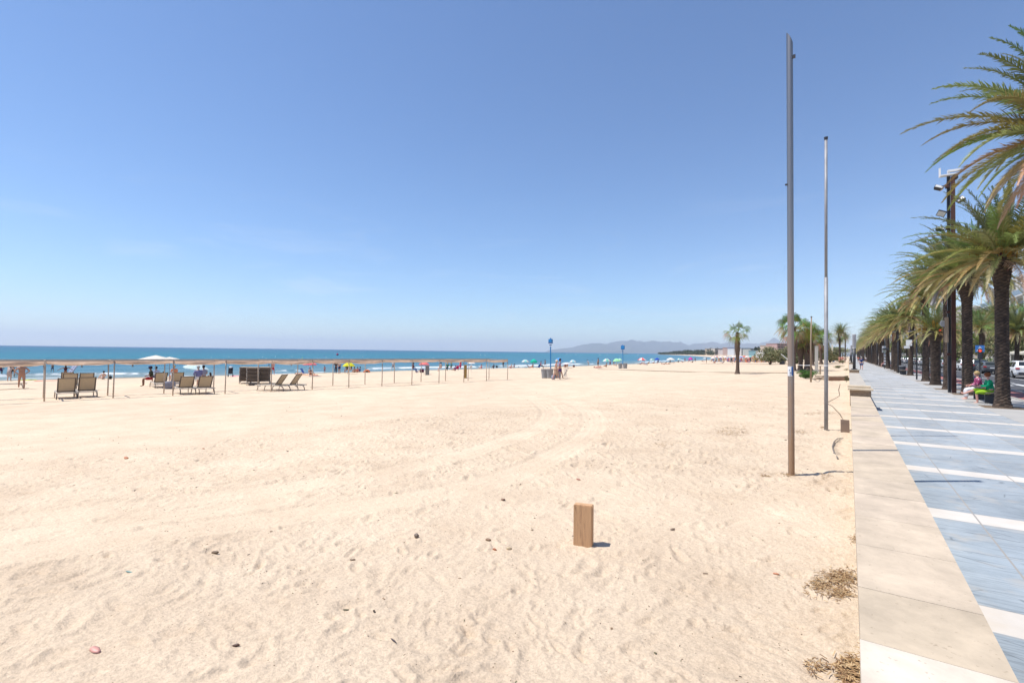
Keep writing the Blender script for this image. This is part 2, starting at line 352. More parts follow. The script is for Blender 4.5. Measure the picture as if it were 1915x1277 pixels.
for p, c in ((.13, (.10, .20, .235, 1)), (.22, (.045, .16, .23, 1)), (.36, (.016, .15, .20, 1)), (.55, (.010, .10, .165, 1))):
    q = e.new(p); q.color = c
mf = N(nt, 'Mix', data_type='RGBA'); mf.inputs[7].default_value = (.8, .82, .82, 1); L(af.outputs['Fac'], mf.inputs[0]); L(cr2.outputs[0], mf.inputs[6]); L(mf.outputs[2], b.inputs['Base Color'])
rr = N(nt, 'MapRange', i3=.32, i4=.9); L(af.outputs['Fac'], rr.inputs[0]); L(rr.outputs[0], b.inputs['Roughness']); b.inputs['IOR'].default_value = 1.33; b.inputs['Specular IOR Level'].default_value = .22
mp2 = N(nt, 'Mapping'); mp2.inputs['Scale'].default_value = (.55, .22, 1); L(tc.outputs['Object'], mp2.inputs[0]); nb = N(nt, 'TexNoise', iScale=1., iDetail=9., iRoughness=.62); L(mp2.outputs[0], nb.inputs[0])
mp3 = N(nt, 'Mapping'); mp3.inputs['Scale'].default_value = (.09, .025, 1); L(tc.outputs['Object'], mp3.inputs[0]); nb2 = N(nt, 'TexNoise', iScale=1., iDetail=6., iRoughness=.6); L(mp3.outputs[0], nb2.inputs[0])
b1 = N(nt, 'Bump', iStrength=1.); b1.inputs['Distance'].default_value = .9; L(nb.outputs[0], b1.inputs['Height'])
b2 = N(nt, 'Bump', iStrength=1.); b2.inputs['Distance'].default_value = 2.5; L(nb2.outputs[0], b2.inputs['Height']); L(b1.outputs[0], b2.inputs['Normal']); L(b2.outputs[0], b.inputs['Normal'])
me.materials.append(m); struct(inst(me, 'sea'))

# ---- promenade of blue-grey stamped slabs with white bands
m, nt, b = new_mat('promenade_paving'); L = nt.links.new
tc = N(nt, 'TexCoord'); sp = N(nt, 'SeparateXYZ'); L(tc.outputs['Object'], sp.inputs[0])
def band(src, period, off, width):
    a = N(nt, 'Math', operation='ADD'); a.inputs[1].default_value = -off+period*200+width/2; L(src, a.inputs[0])
    q = N(nt, 'Math', operation='MODULO'); q.inputs[1].default_value = period; L(a.outputs[0], q.inputs[0])
    l = N(nt, 'Math', operation='LESS_THAN'); l.inputs[1].default_value = width; L(q.outputs[0], l.inputs[0]); return l.outputs[0]
wob = N(nt, 'TexNoise', iScale=6., iDetail=4.); L(tc.outputs['Object'], wob.inputs[0])
n1 = N(nt, 'TexNoise', iScale=1.6, iDetail=6., iRoughness=.6); L(tc.outputs['Object'], n1.inputs[0])
mpw = N(nt, 'Mapping'); mpw.inputs['Scale'].default_value = (1.2, 22, 1); L(tc.outputs['Object'], mpw.inputs[0]); nw = N(nt, 'TexNoise', iScale=1.6, iDetail=5., iRoughness=.62, iDistortion=.7); L(mpw.outputs[0], nw.inputs[0])
mpv = N(nt, 'Mapping'); mpv.inputs['Scale'].default_value = (.5, 2.2, 1); L(tc.outputs['Object'], mpv.inputs[0]); vor = N(nt, 'TexVoronoi', feature='DISTANCE_TO_EDGE', iScale=2.6, iRandomness=1.); L(mpv.outputs[0], vor.inputs['Vector'])
base = N(nt, 'Mix', data_type='RGBA'); base.inputs[6].default_value = (.27, .315, .35, 1); base.inputs[7].default_value = (.355, .40, .43, 1); mr = N(nt, 'MapRange', i1=.3, i2=.7); L(n1.outputs[0], mr.inputs[0]); L(mr.outputs[0], base.inputs[0])
# slab colour turns greyer with distance along the promenade
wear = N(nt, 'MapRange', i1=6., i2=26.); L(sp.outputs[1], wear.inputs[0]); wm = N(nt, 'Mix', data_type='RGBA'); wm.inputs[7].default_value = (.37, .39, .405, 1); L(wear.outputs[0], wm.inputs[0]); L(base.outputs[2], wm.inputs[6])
gr = N(nt, 'MapRange', i1=.32, i2=.50, i3=.72, i4=1.); L(nw.outputs[0], gr.inputs[0]); g1 = N(nt, 'Mix', data_type='RGBA', blend_type='MULTIPLY'); g1.inputs[0].default_value = 1; L(wm.outputs[2], g1.inputs[6]); L(gr.outputs[0], g1.inputs[7])
ck = N(nt, 'MapRange', i1=.003, i2=.016, i3=.66, i4=1.); L(vor.outputs['Distance'], ck.inputs[0]); g2 = N(nt, 'Mix', data_type='RGBA', blend_type='MULTIPLY'); g2.inputs[0].default_value = 1; L(g1.outputs[2], g2.inputs[6]); L(ck.outputs[0], g2.inputs[7])
# every slab has its own tone, and old stains cross them
sn = N(nt, 'Vector' + 'Math', operation='SNAP'); sn.inputs[1].default_value = (.83, 2.87, 10); of = N(nt, 'VectorMath', operation='ADD'); of.inputs[1].default_value = (-.387, 1.14, 0); L(tc.outputs['Object'], of.inputs[0]); L(of.outputs[0], sn.inputs[0])
wn = N(nt, 'TexWhiteNoise'); L(sn.outputs[0], wn.inputs['Vector']); sv = N(nt, 'MapRange', i3=.88, i4=1.07); L(wn.outputs['Value'], sv.inputs[0]); g3 = N(nt, 'Mix', data_type='RGBA', blend_type='MULTIPLY'); g3.inputs[0].default_value = 1; L(g2.outputs[2], g3.inputs[6]); L(sv.outputs[0], g3.inputs[7])
st = N(nt, 'TexNoise', iScale=.9, iDetail=9., iRoughness=.72); L(tc.outputs['Object'], st.inputs[0]); sr = N(nt, 'MapRange', i1=.36, i2=.58, i3=.82, i4=1.03); L(st.outputs[0], sr.inputs[0]); g4 = N(nt, 'Mix', data_type='RGBA', blend_type='MULTIPLY'); g4.inputs[0].default_value = 1; L(g3.outputs[2], g4.inputs[6]); L(sr.outputs[0], g4.inputs[7])
g2 = g4
wb = band(sp.outputs[1], 2.87, 4.83, .43); wht = N(nt, 'Mix', data_type='RGBA'); wcol = N(nt, 'Mix', data_type='RGBA'); wcol.inputs[6].default_value = (.52, .475, .42, 1); wcol.inputs[7].default_value = (.62, .58, .53, 1); L(mr.outputs[0], wcol.inputs[0])
L(wb, wht.inputs[0]); L(g2.outputs[2], wht.inputs[6]); L(wcol.outputs[2], wht.inputs[7])
j1 = band(sp.outputs[0], .83, 1.21, .017); j2 = band(sp.outputs[1], 2.87, 4.60, .010); j3 = band(sp.outputs[1], 2.87, 5.05, .010); jm = N(nt, 'Math', operation='MAXIMUM'); jn = N(nt, 'Math', operation='MAXIMUM'); L(j1, jm.inputs[0]); L(j2, jm.inputs[1]); L(jm.outputs[0], jn.inputs[0]); L(j3, jn.inputs[1])
jf = N(nt, 'Mix', data_type='RGBA'); jf.inputs[7].default_value = (.30, .285, .26, 1); L(jn.outputs[0], jf.inputs[0]); L(wht.outputs[2], jf.inputs[6])
# blown sand film near the wall
snn = N(nt, 'TexNoise', iScale=3., iDetail=5.); L(tc.outputs['Object'], snn.inputs[0]); sm = N(nt, 'MapRange', i1=.54, i2=.76, i3=0., i4=.4); L(snn.outputs[0], sm.inputs[0]); sf = N(nt, 'Mix', data_type='RGBA'); sf.inputs[7].default_value = (.52, .43, .32, 1); L(sm.outputs[0], sf.inputs[0]); L(jf.outputs[2], sf.inputs[6])
L(sf.outputs[2], b.inputs['Base Color']); b.inputs['Roughness'].default_value = .75; b.inputs['Specular IOR Level'].default_value = .3
bp = N(nt, 'Bump', iStrength=.35); bp.inputs['Distance'].default_value = .006; L(nw.outputs[0], bp.inputs['Height']); L(bp.outputs[0], b.inputs['Normal'])
def sheet(name, x0, x1, y0, y1, z, mt, ny=1):
    v = []; f = []
    for i in range(ny+1):
        y = y0+(y1-y0)*i/ny; v += [(x0, y, z), (x1, y, z)]
    for i in range(ny): f.append((2*i, 2*i+1, 2*i+3, 2*i+2))
    mb = MB(); mb.add(v, f); return mb.build(name, mt)
def slab(name, x0, x1, y0, y1, z0, z1, mt): return MB().box(((x0+x1)/2, (y0+y1)/2, (z0+z1)/2), (x1-x0, y1-y0, z1-z0)).build(name, mt)
struct(slab('promenade', .585, 4.03, -6, 900, -.4, 0, m))
M_pave = mat('pavement_concrete', (.40, .385, .36), .85, .08, 1.3, bump=.15)
struct(slab('pavement', 4.03, 6.15, -6, 900, -.4, .004, M_pave))
M_cycle = mat('red_cycle_paving', (.36, .13, .11), .85, .12, 2.5, bump=.15)
struct(slab('cycle_path', 6.25, 7.55, -6, 900, -.4, -.01, M_cycle))
kb = MB(); kb.box((6.2, 447, -.16), (.1, 906, .42)); kb.box((7.62, 447, -.16), (.14, 906, .45)); kb.box((14.8, 447, -.14), (.16, 906, .44)); struct(kb.build('kerb', M_conc))
M_asph = mat('asphalt', (.075, .077, .085), .9, .15, 1.8, bump=.2, bscale=60)
struct(slab('road', 7.69, 14.72, -6, 900, -.4, -.06, M_asph))
M_line = mat('road_paint', (.72, .72, .70), .7, .08, 4)
mk = MB()
for y in range(-4, 400, 8): mk.add([(10.25, y, -.056), (10.37, y, -.056), (10.37, y+4, -.056), (10.25, y+4, -.056)], [(0, 1, 2, 3)])
mk.add([(12.5, -6, -.056), (12.62, -6, -.056), (12.62, 600, -.056), (12.5, 600, -.056)], [(0, 1, 2, 3)])
mk.add([(7.85, -6, -.056), (7.97, -6, -.056), (7.97, 600, -.056), (7.85, 600, -.056)], [(0, 1, 2, 3)])
for cy in (47, 118):
    for k in range(8): mk.add([(8.1+k*.82, cy, -.052), (8.5+k*.82, cy, -.052), (8.5+k*.82, cy+3.2, -.052), (8.1+k*.82, cy+3.2, -.052)], [(0, 1, 2, 3)])
struct(mk.build('road_marking', M_line))
struct(slab('far_pavement', 14.88, 40, -6, 900, -.4, .03, M_pave))
M_soil = mat('dry_soil', (.20, .14, .085), .95, .2, 8, bump=.6)

# ---- low wall beside the sand: separate coping slabs over a rendered core
m_cop = mat('limestone_coping', (.52, .46, .385), .8, .13, 3.2, bump=.25, attr='tint')
_nt = m_cop.node_tree; _b = _nt.nodes['Principled BSDF']; _src = _b.inputs['Base Color'].links[0].from_socket; _tc = N(_nt, 'TexCoord'); _n = N(_nt, 'TexNoise', iScale=1.7, iDetail=10., iRoughness=.75, iDistortion=.4); _nt.links.new(_tc.outputs['Object'], _n.inputs[0])
_r = N(_nt, 'MapRange', i1=.38, i2=.60, i3=.89, i4=1.04); _nt.links.new(_n.outputs[0], _r.inputs[0]); _m = N(_nt, 'Mix', data_type='RGBA', blend_type='MULTIPLY'); _m.inputs[0].default_value = 1; _nt.links.new(_src, _m.inputs[6]); _nt.links.new(_r.outputs[0], _m.inputs[7])
_n2 = N(_nt, 'TexNoise', iScale=38., iDetail=4.); _nt.links.new(_tc.outputs['Object'], _n2.inputs[0]); _r2 = N(_nt, 'MapRange', i1=.66, i2=.74, i3=0., i4=.55); _nt.links.new(_n2.outputs[0], _r2.inputs[0]); _m2 = N(_nt, 'Mix', data_type='RGBA'); _m2.inputs[7].default_value = (.24, .18, .12, 1); _nt.links.new(_r2.outputs[0], _m2.inputs[0]); _nt.links.new(_m.outputs[2], _m2.inputs[6]); _nt.links.new(_m2.outputs[2], _b.inputs['Base Color'])
mw = MB(); ys = [-4, -2.9, -2.0, -1.1, -.2, .6, 1.4, 2.2, 2.99, 3.66, 4.48, 5.28]
while ys[-1] < 19.6: ys.append(ys[-1]+rnd.uniform(.72, 1.15))
ys.append(20.72)
for a, c in zip(ys[:-1], ys[1:]):
    k = rnd.uniform(.95, 1.04); mw.cur = (.585*k, .475*k, .355*k*rnd.uniform(.96, 1.02)) if a > 2.9 else (.66*k, .57*k, .46*k)
    mw.box((.3225 + (.0 if a > 2.9 else .004), (a+c)/2, .40+rnd.uniform(-.0015, .0015)), (.555+(.0 if a > 2.9 else .012), c-a-.005, .12))
t = thing('sea_wall', 'low pale stone wall running between the sand and the promenade', 'wall', (0, 0, 0))
mw.build('coping', m_cop, t, tint=True)
cb = MB(); cb.box((.3225, 8.35, -.04), (.50, 24.7, .75)); cb.build('wall_core', M_conc, t)
for v in (1, ):
    s2 = MB(); s2.cur = (.50, .45, .38)
    y = 22.0
    while y < 600:
        ln = rnd.uniform(.9, 1.3) if y < 80 else 12; s2.box((.3225, y+ln/2, .55), (.60, ln-.006, .10)); y += ln
    t2 = thing('sea_wall', 'raised stretch of pale stone wall beyond the brick-faced steps', 'wall', (0, 0, 0)); s2.build('coping', m_cop, t2, tint=True)
    MB().box((.3225, 311, .05), (.54, 578, .90)).build('wall_core', M_conc, t2)
# stepped block where the wall rises
m_brick = mat('rubble_stone', (.42, .30, .20), .9, .28, 12, bump=.8, stretch=(1, 1, 2.5))
t3 = thing('stone_step', 'stepped block of brown stone with pale caps on top of the sea wall', 'stone step', (.33, 20.74, 0))
MB().box((0, .27, .30), (.60, .53, .74)).build('step_body', m_brick, t3)
q = MB(); q.cur = (.60, .49, .35); q.box((.0, .25, .695), (.72, .66, .055)); q.build('cap', m_cop, t3, tint=True)
MB().box((0, .86, .33), (.58, .62, .80)).build('step_body', m_brick, t3)
q = MB(); q.cur = (.60, .49, .35); q.box((-.03, .88, .755), (.68, .72, .05)); q.build('cap', m_cop, t3, tint=True)

# ---- mountains across the bay
def ridge(name, pts, dist, thick, foot, seed, mt):
    nx = 260; nyy = 26; xs = np.linspace(pts[0][0], pts[-1][0], nx); yy = np.interp(xs, [p[0] for p in pts], [p[1] for p in pts])
    v = []; f = []
    for i in range(nx):
        d = cf+cr*((xs[i]-CXP)/FPX); d.z = 0; dep = d.dot(cf); u = Vector((d.x, d.y, 0))/dep; 
        base = u*dist; hor = 657.4+(xs[i]-957.5)*.0126; h = (hor-yy[i])/FPX*dist*1.0+foot
        un = Vector((u.x, u.y, 0)).normalized()
        for j in range(nyy):
            s = j/(nyy-1)*2-1; prof = (1-abs(s))**.8 if s < 0 else (1-abs(s))
            n = 1+.55*float(fbm(np.array(xs[i]*.06), np.array(j*.35), seed, 4))*(abs(s) > .04)*(1-.5*(1-abs(s)))
            p = base+un*(s*thick); v.append((p.x, p.y, SEA-foot+h*prof*(n if abs(s) > .04 else 1)))
    for i in range(nx-1):
        for j in range(nyy-1): f.append((i*nyy+j, (i+1)*nyy+j, (i+1)*nyy+j+1, i*nyy+j+1))
    mb = MB(); mb.add(v, f); return mb.build(name, mt, smooth=True)
M_mount = mat('mountain_scrub', (.075, .08, .045), .95, .3, .0012, col2=(.12, .11, .08))
struct(ridge('mountains', [(1018, 658.5), (1031, 653.5), (1070, 648.5), (1095, 644), (1109, 641.8), (1134, 640), (1154, 638.5), (1169, 635), (1181, 634), (1189, 636), (1207, 639.3), (1242, 639), (1274, 640), (1284, 643.6), (1308, 642), (1320, 642.7), (1332, 641), (1347, 642), (1367, 640), (1387, 641), (1414, 639.5), (1430, 637), (1444, 633.6), (1455, 637), (1470, 640), (1520, 648), (1600, 652), (1750, 655)], 14000, 2500, 12, 5, M_mount))

# ---- haze
hb = MB(); hb.box((-2500, 6500, 195), (39000, 25000, 460)); ho = hb.build('haze', None); struct(ho, 'stuff')
m = bpy.data.materials.new('haze_air'); m.use_nodes = True; nt = m.node_tree; nt.nodes.remove(nt.nodes['Principled BSDF'])
pv = N(nt, 'VolumePrincipled'); pv.inputs['Color'].default_value = (.78, .84, .93, 1); pv.inputs['Density'].default_value = 8.5e-5; pv.inputs['Anisotropy'].default_value = .2
nt.links.new(pv.outputs[0], nt.nodes['Material Output'].inputs['Volume']); ho.data.materials.append(m)
# ================================================================ VEGETATION
def frond(mb, base, azm, el, Ln, droop, tint, nl=34, r=random, wl=.135, dead=0, fat=1.):
    # curved rachis with two rows of narrow leaflets
    d = Vector((math.cos(azm)*math.cos(el), math.sin(azm)*math.cos(el), math.sin(el))); p = Vector(base); pts = [p.copy()]; ds = [d.copy()]
    n = 14; side0 = Vector((-math.sin(azm), math.cos(azm), 0)); tw = r.uniform(-.25, .25)
    for i in range(n):
        t = (i+1)/n; d = (d+Vector((0, 0, -1))*droop*(.35+1.3*t)/n+side0*tw/n*.4+Vector((-.5, .2, .05))*t*.9/n).normalized(); p = p+d*(Ln/n); pts.append(p.copy()); ds.append(d.copy())
    mb.cur = tuple(c*1.25 for c in tint); mb.tube(pts[:-1], [.028*(1-.85*i/n)*Ln/2.6 for i in range(n)], 4, False)
    for k in range(nl):
        t = .16+.84*(k+r.random()*.5)/nl; i = min(int(t*n), n-1); f = t*n-i; q = pts[i].lerp(pts[i+1], f); dd = ds[i]
        sd = dd.cross(Vector((0, 0, 1))); sd = sd.normalized() if sd.length > .05 else side0; up = sd.cross(dd).normalized()
        ll = Ln*wl*(math.sin(math.pi*min(1, (.12+t*.88))**.75)*.85+.22)*(1.05-.35*t)
        for s in (-1, 1):
            v = r.uniform(.5, 1.); a = rad(r.uniform(38, 62)-18*t)
            u = (sd*s*math.sin(a)+dd*math.cos(a)+up*r.uniform(.05, .55)*(1-dead)+Vector((-.22, .08, 0))).normalized(); l = ll*r.uniform(.82, 1.1)
            w = .0115*fat*Ln/2.6*1.25*(34/max(nl, 17))**.35; wv = dd*w
            m1 = q+u*l*.5+Vector((0, 0, -1))*l*.03; e = q+u*l+Vector((0, 0, -1))*l*r.uniform(.08, .32+.5*dead)
            mb.cur = tuple(max(0, c*(.75+.45*v)) for c in tint)
            mb.add([q-wv*.7, q+wv*.7, m1+wv, m1-wv, e], [(0, 1, 2, 3), (3, 2, 4)])
def date_crown(seed, Ln=2.7, nf=52, nl=34, hang=.5, fat=1.):
    r = random.Random(seed); mb = MB()
    for k in range(nf):
        u = (k+.5)/nf; azm = k*2.39996+r.uniform(-.2, .2); el = rad(85-u*98*(.8+.2*hang)+r.uniform(-8, 8)); L_ = Ln*(.78+.3*math.sin(math.pi*min(1, u+.15)))*r.uniform(.88, 1.08)
        if u < .3: t = (.16, .205, .07)
        elif u < .62: t = (.245, .26, .085)
        elif u < .88: t = (.40, .35, .13)
        else: t = (.55, .40, .22)
        t = tuple(c*r.uniform(.8, 1.2) for c in t)
        frond(mb, (math.cos(azm)*.10, math.sin(azm)*.10, .08-.2*u), azm, el, L_, .75+.75*u+r.uniform(-.1, .25), t, nl, r, wl=.135*(1+.12*(fat > 1)), dead=max(0, (u-.85)*5), fat=fat)
    for k in range(7):   # flower sprays
        a = r.uniform(0, 6.3); mb.cur = (.45, .25, .03); e = rad(r.uniform(10, 50))
        for j in range(14):
            d = Vector((math.cos(a+r.uniform(-.3, .3))*math.cos(e), math.sin(a+r.uniform(-.3, .3))*math.cos(e), math.sin(e)))
            p = d*r.uniform(.5, .95); q = p+Vector((0, 0, -r.uniform(.05, .3))); mb.bar(d*.15, p, .012); mb.bar(p, q, .02)
    return mb.mesh('crown', M_leaf, tint=True)
def date_trunk(seed, hgt, R=.24, boot=.36, bend=0, full=True):
    r = random.Random(seed); n = 26; rings = int(hgt/.03); vs = []; fs = []; cs = []; ph = [r.uniform(-.12, .12) for _ in range(n)]; cell = {}
    for i in range(rings+1):
        z = hgt*i/rings; t = z/hgt
        rr = R*(1.10-.10*min(1, t*3))+.09*math.exp(-z/.14)
        bt = math.exp(-((hgt-.25-z)/.52)**2) if z < hgt-.25 else 1-.5*((z-hgt+.25)/.25); rr = rr+(boot-R)*bt
        cx = bend*math.sin(t*math.pi*.5)
        for k in range(n):
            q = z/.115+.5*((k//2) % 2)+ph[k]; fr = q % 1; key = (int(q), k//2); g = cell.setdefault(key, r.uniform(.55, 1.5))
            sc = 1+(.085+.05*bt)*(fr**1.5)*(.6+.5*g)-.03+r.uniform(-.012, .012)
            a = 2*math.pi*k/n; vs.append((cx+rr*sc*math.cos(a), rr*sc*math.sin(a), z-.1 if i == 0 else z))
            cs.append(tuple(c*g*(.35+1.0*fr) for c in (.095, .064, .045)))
    for i in range(rings):
        for k in range(n): fs.append((i*n+k, i*n+(k+1) % n, (i+1)*n+(k+1) % n, (i+1)*n+k))
    fs.append(tuple(range(len(vs)-n, len(vs))))
    mb = MB(); mb.add(vs, fs); mb.c = cs
    for k in range(int(46*(1 if full else .5))):   # cut leaf bases
        a = r.uniform(0, 6.283); z = hgt-r.uniform(-.12, .62); q = (hgt-z)/.62; rr = boot*(.98-.15*q); mb.cur = tuple(c*r.uniform(.5, 1.5) for c in (.10, .065, .042))
        d = Vector((math.cos(a), math.sin(a), .95)).normalized(); p = Vector((bend+rr*math.cos(a)*.8, rr*math.sin(a)*.8, z)); mb.bar(p, p+d*r.uniform(.10, .22), .07, .035)
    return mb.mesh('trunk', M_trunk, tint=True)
def fan_crown(seed, Rr=1.0, nf=30, dead=8):
    r = random.Random(seed); mb = MB()
    for k in range(nf+dead):
        u = k/(nf+dead); azm = k*2.4+r.uniform(-.3, .3); el = rad(80-u*125+r.uniform(-8, 8)); d = Vector((math.cos(azm)*math.cos(el), math.sin(azm)*math.cos(el), math.sin(el)))
        pl = Rr*r.uniform(.45, .72); isd = k >= nf; t = (.30, .23, .12) if isd else ((.14, .20, .04) if u < .5 else (.24, .27, .06)); t = tuple(c*r.uniform(.75, 1.25) for c in t)
        p1 = d*pl+Vector((0, 0, -.10*pl)); mb.cur = tuple(c*1.1 for c in t); mb.bar((0, 0, -.05-.3*u), p1, .03, .02)
        s = d.cross(Vector((0, 0, 1))); s = s.normalized() if s.length > .1 else Vector((1, 0, 0)); s = Matrix.Rotation(r.uniform(-.9, .9), 3, d) @ s; nl = 24
        for j in range(nl):
            a = (j/(nl-1)-.5)*rad(200 if not isd else 120); u2 = (d*math.cos(a)+s*math.sin(a)+Vector((0, 0, -.12))).normalized(); l = Rr*r.uniform(.5, .62)*(1-.25*abs(a)/2)
            wv = u2.cross(d.cross(s)).normalized()*.015*Rr
            m1 = p1+u2*l*.6; e = p1+u2*l+Vector((0, 0, -1))*l*r.uniform(.15, .75); mb.cur = tuple(c*r.uniform(.6, 1.35) for c in t)
            mb.add([p1, m1+wv, m1-wv, e], [(0, 1, 2), (1, 3, 2)])
    return mb.mesh('crown', M_leaf, tint=True)
def fan_trunk(seed, hgt, R=.17, boot=.26):
    r = random.Random(seed); mb = MB(); n = 14; pts = []; rs = []
    m = int(hgt/.1); cs = []
    for i in range(m+1):
        t = i/m; z = hgt*t; pts.append((.03*math.sin(z*1.3), .03*math.cos(z*1.1), z-(.1 if i == 0 else 0))); rs.append((R*(1-.25*t)+.14*math.exp(-z/.35))*(1+.05*(i % 2))+(boot-R*.75)*math.exp(-((t-.68)/.20)**2))
    mb.cur = (.16, .11, .08); mb.tube(pts, [float(x) for x in rs], n)
    for k in range(int(hgt*60)):
        a = r.uniform(0, 6.283); z = r.uniform(.45, 1)*hgt; i = int(z/hgt*m); rr = float(rs[i]); mb.cur = tuple(c*r.uniform(.5, 1.5) for c in (.17, .10, .065))
        d = Vector((math.cos(a), math.sin(a), 1.3)).normalized(); p = Vector((rr*.85*math.cos(a), rr*.85*math.sin(a), z)); mb.bar(p, p+d*r.uniform(.07, .16), .06, .02)
    return mb.mesh('trunk', M_trunk, tint=True)
def leaf_cloud(mb, c, R, n, size, cols, r, flat=.0):
    for k in range(n):
        while True:
            v = Vector((r.uniform(-1, 1), r.uniform(-1, 1), r.uniform(-1, 1)))
            if .35 < v.length < 1: break
        p = Vector(c)+Vector((v.x*R[0], v.y*R[1], v.z*R[2])); a = Vector((r.gauss(0, 1), r.gauss(0, 1), r.gauss(0, 1))).normalized(); b_ = a.orthogonal().normalized(); s = size*r.uniform(.6, 1.4)
        cc = r.choice(cols); k2 = r.uniform(.7, 1.3); mb.cur = tuple(x*k2 for x in cc)
        mb.add([p-a*s, p+b_*s*.5, p+a*s, p-b_*s*.5], [(0, 1, 2, 3)])
def bush_mesh(seed, R, H_, n, size, cols, lobes=9, name='foliage'):
    r = random.Random(seed); mb = MB()
    for i in range(lobes):
        a = r.uniform(0, 6.28); q = r.uniform(0, .75); z = r.uniform(.25, .85)*H_; k = r.uniform(.28, .5)
        leaf_cloud(mb, (math.cos(a)*q*R, math.sin(a)*q*R, z), (R*k*1.15, R*k*1.15, H_*k*.62), n//lobes, size, cols, r)
    for i in range(5):
        a = r.uniform(0, 6.28); mb.cur = (.12, .09, .06); mb.tube([(0, 0, -.05), (math.cos(a)*R*.3, math.sin(a)*R*.3, H_*.5), (math.cos(a)*R*.5, math.sin(a)*R*.5, H_*.85)], [.03*H_, .02*H_, .008*H_], 5)
    return mb.mesh(name, M_foliage, tint=True)
C_OL = [(.17, .19, .075), (.23, .22, .10), (.11, .14, .055)]
C_GR = [(.05, .10, .02), (.08, .14, .03), (.035, .07, .02)]
C_DK = [(.02, .04, .018), (.03, .055, .022), (.045, .07, .03)]

crowns = [date_crown(100+i, 2.75, 92, 72, hang=1+.15*(i % 3), fat=1.45) for i in range(4)]
crowns_lo = [date_crown(150+i, 2.8, 74, 24, hang=1.15, fat=1.6) for i in range(6)]
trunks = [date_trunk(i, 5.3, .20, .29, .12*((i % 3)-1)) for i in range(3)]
def date_palm(x, y, hgt, label, crown, rz=0, cs=1., tm=None, z=0, group=None, rs=1.):
    t = thing('palm_tree', label, 'palm tree', (x, y, z), rz, group); k = trunks[0]
    tm = tm or trunks[rnd.randrange(3)]
    o = inst(tm, 'trunk', t); o.scale = (rs, rs, hgt/5.3)
    bend = tm.vertices[len(tm.vertices)//2].co.x*0
    c = inst(crown, 'crown', t); top = [v.co for v in tm.vertices if v.co.z > 5.25][:1]; c.location = (0, 0, hgt+.05); c.scale = (cs,)*3; return t
PG = 'date palms in a row along the promenade'
# nearest palm: only its crown reaches into the frame
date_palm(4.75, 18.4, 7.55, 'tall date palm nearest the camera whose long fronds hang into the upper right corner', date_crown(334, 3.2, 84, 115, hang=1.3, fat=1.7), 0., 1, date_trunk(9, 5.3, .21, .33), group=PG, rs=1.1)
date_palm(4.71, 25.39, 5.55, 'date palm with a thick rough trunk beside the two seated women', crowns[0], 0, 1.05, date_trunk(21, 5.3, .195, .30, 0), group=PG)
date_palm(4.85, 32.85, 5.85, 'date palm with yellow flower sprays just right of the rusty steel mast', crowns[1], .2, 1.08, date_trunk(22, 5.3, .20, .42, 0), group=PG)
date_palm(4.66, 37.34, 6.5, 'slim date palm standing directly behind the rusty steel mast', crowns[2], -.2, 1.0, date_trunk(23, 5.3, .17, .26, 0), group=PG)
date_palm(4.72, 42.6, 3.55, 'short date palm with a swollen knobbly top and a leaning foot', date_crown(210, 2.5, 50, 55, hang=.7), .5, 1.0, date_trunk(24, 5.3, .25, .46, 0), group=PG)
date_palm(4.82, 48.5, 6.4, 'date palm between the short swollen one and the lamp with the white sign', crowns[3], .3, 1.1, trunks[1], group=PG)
date_palm(4.96, 61.8, 5.6, 'date palm with an ochre ring at its foot beside the litter bin', crowns[0], -.3, 1., trunks[2], group=PG)
ords = ['seventh', 'eighth', 'ninth', 'tenth', 'eleventh', 'twelfth', 'thirteenth', 'fourteenth', 'fifteenth', 'sixteenth', 'seventeenth', 'eighteenth', 'nineteenth', 'twentieth', 'twenty-first', 'twenty-second', 'twenty-third', 'twenty-fourth', 'twenty-fifth', 'twenty-sixth', 'twenty-seventh', 'twenty-eighth', 'twenty-ninth', 'thirtieth', 'thirty-first', 'thirty-second', 'thirty-third', 'thirty-fourth', 'thirty-fifth', 'thirty-sixth', 'thirty-seventh', 'thirty-eighth', 'thirty-ninth', 'fortieth', 'forty-first', 'forty-second', 'forty-third', 'forty-fourth', 'forty-fifth', 'forty-sixth', 'forty-seventh', 'forty-eighth', 'forty-ninth', 'fiftieth']
y = 70.5; i = 0
while y < 420:
    x = 4.85+rnd.uniform(-.2, .2); h = rnd.uniform(5.2, 6.7)
    lb = f'{ords[i]} date palm of the promenade row counted from the camera' if i < len(ords) else 'distant date palm near the far end of the promenade row'
    date_palm(x, y, h, lb, (crowns if y < 78 else crowns_lo)[i % len(crowns if y < 78 else crowns_lo)], rnd.uniform(-.4, .4), rnd.uniform(1.02, 1.28), trunks[i % 3], group=PG if i < len(ords) else 'farthest palms of the promenade row')
    y += rnd.uniform(6.2, 7.6) if y < 200 else rnd.uniform(9, 13); i += 1
# palms on the sand side, far along
for k, (x, y, h) in enumerate([(-1.8, 150, 7.6), (-2.4, 185, 6.2), (-1.2, 230, 8.5)]):
    date_palm(x, y, h, ['tall date palm rising above the row on the beach side of the wall', 'smaller date palm on the sand just past the fan palms', 'farthest date palm on the beach side of the wall'][k], crowns_lo[k], .1*k, 1.1, trunks[k], group='date palms on the beach side')
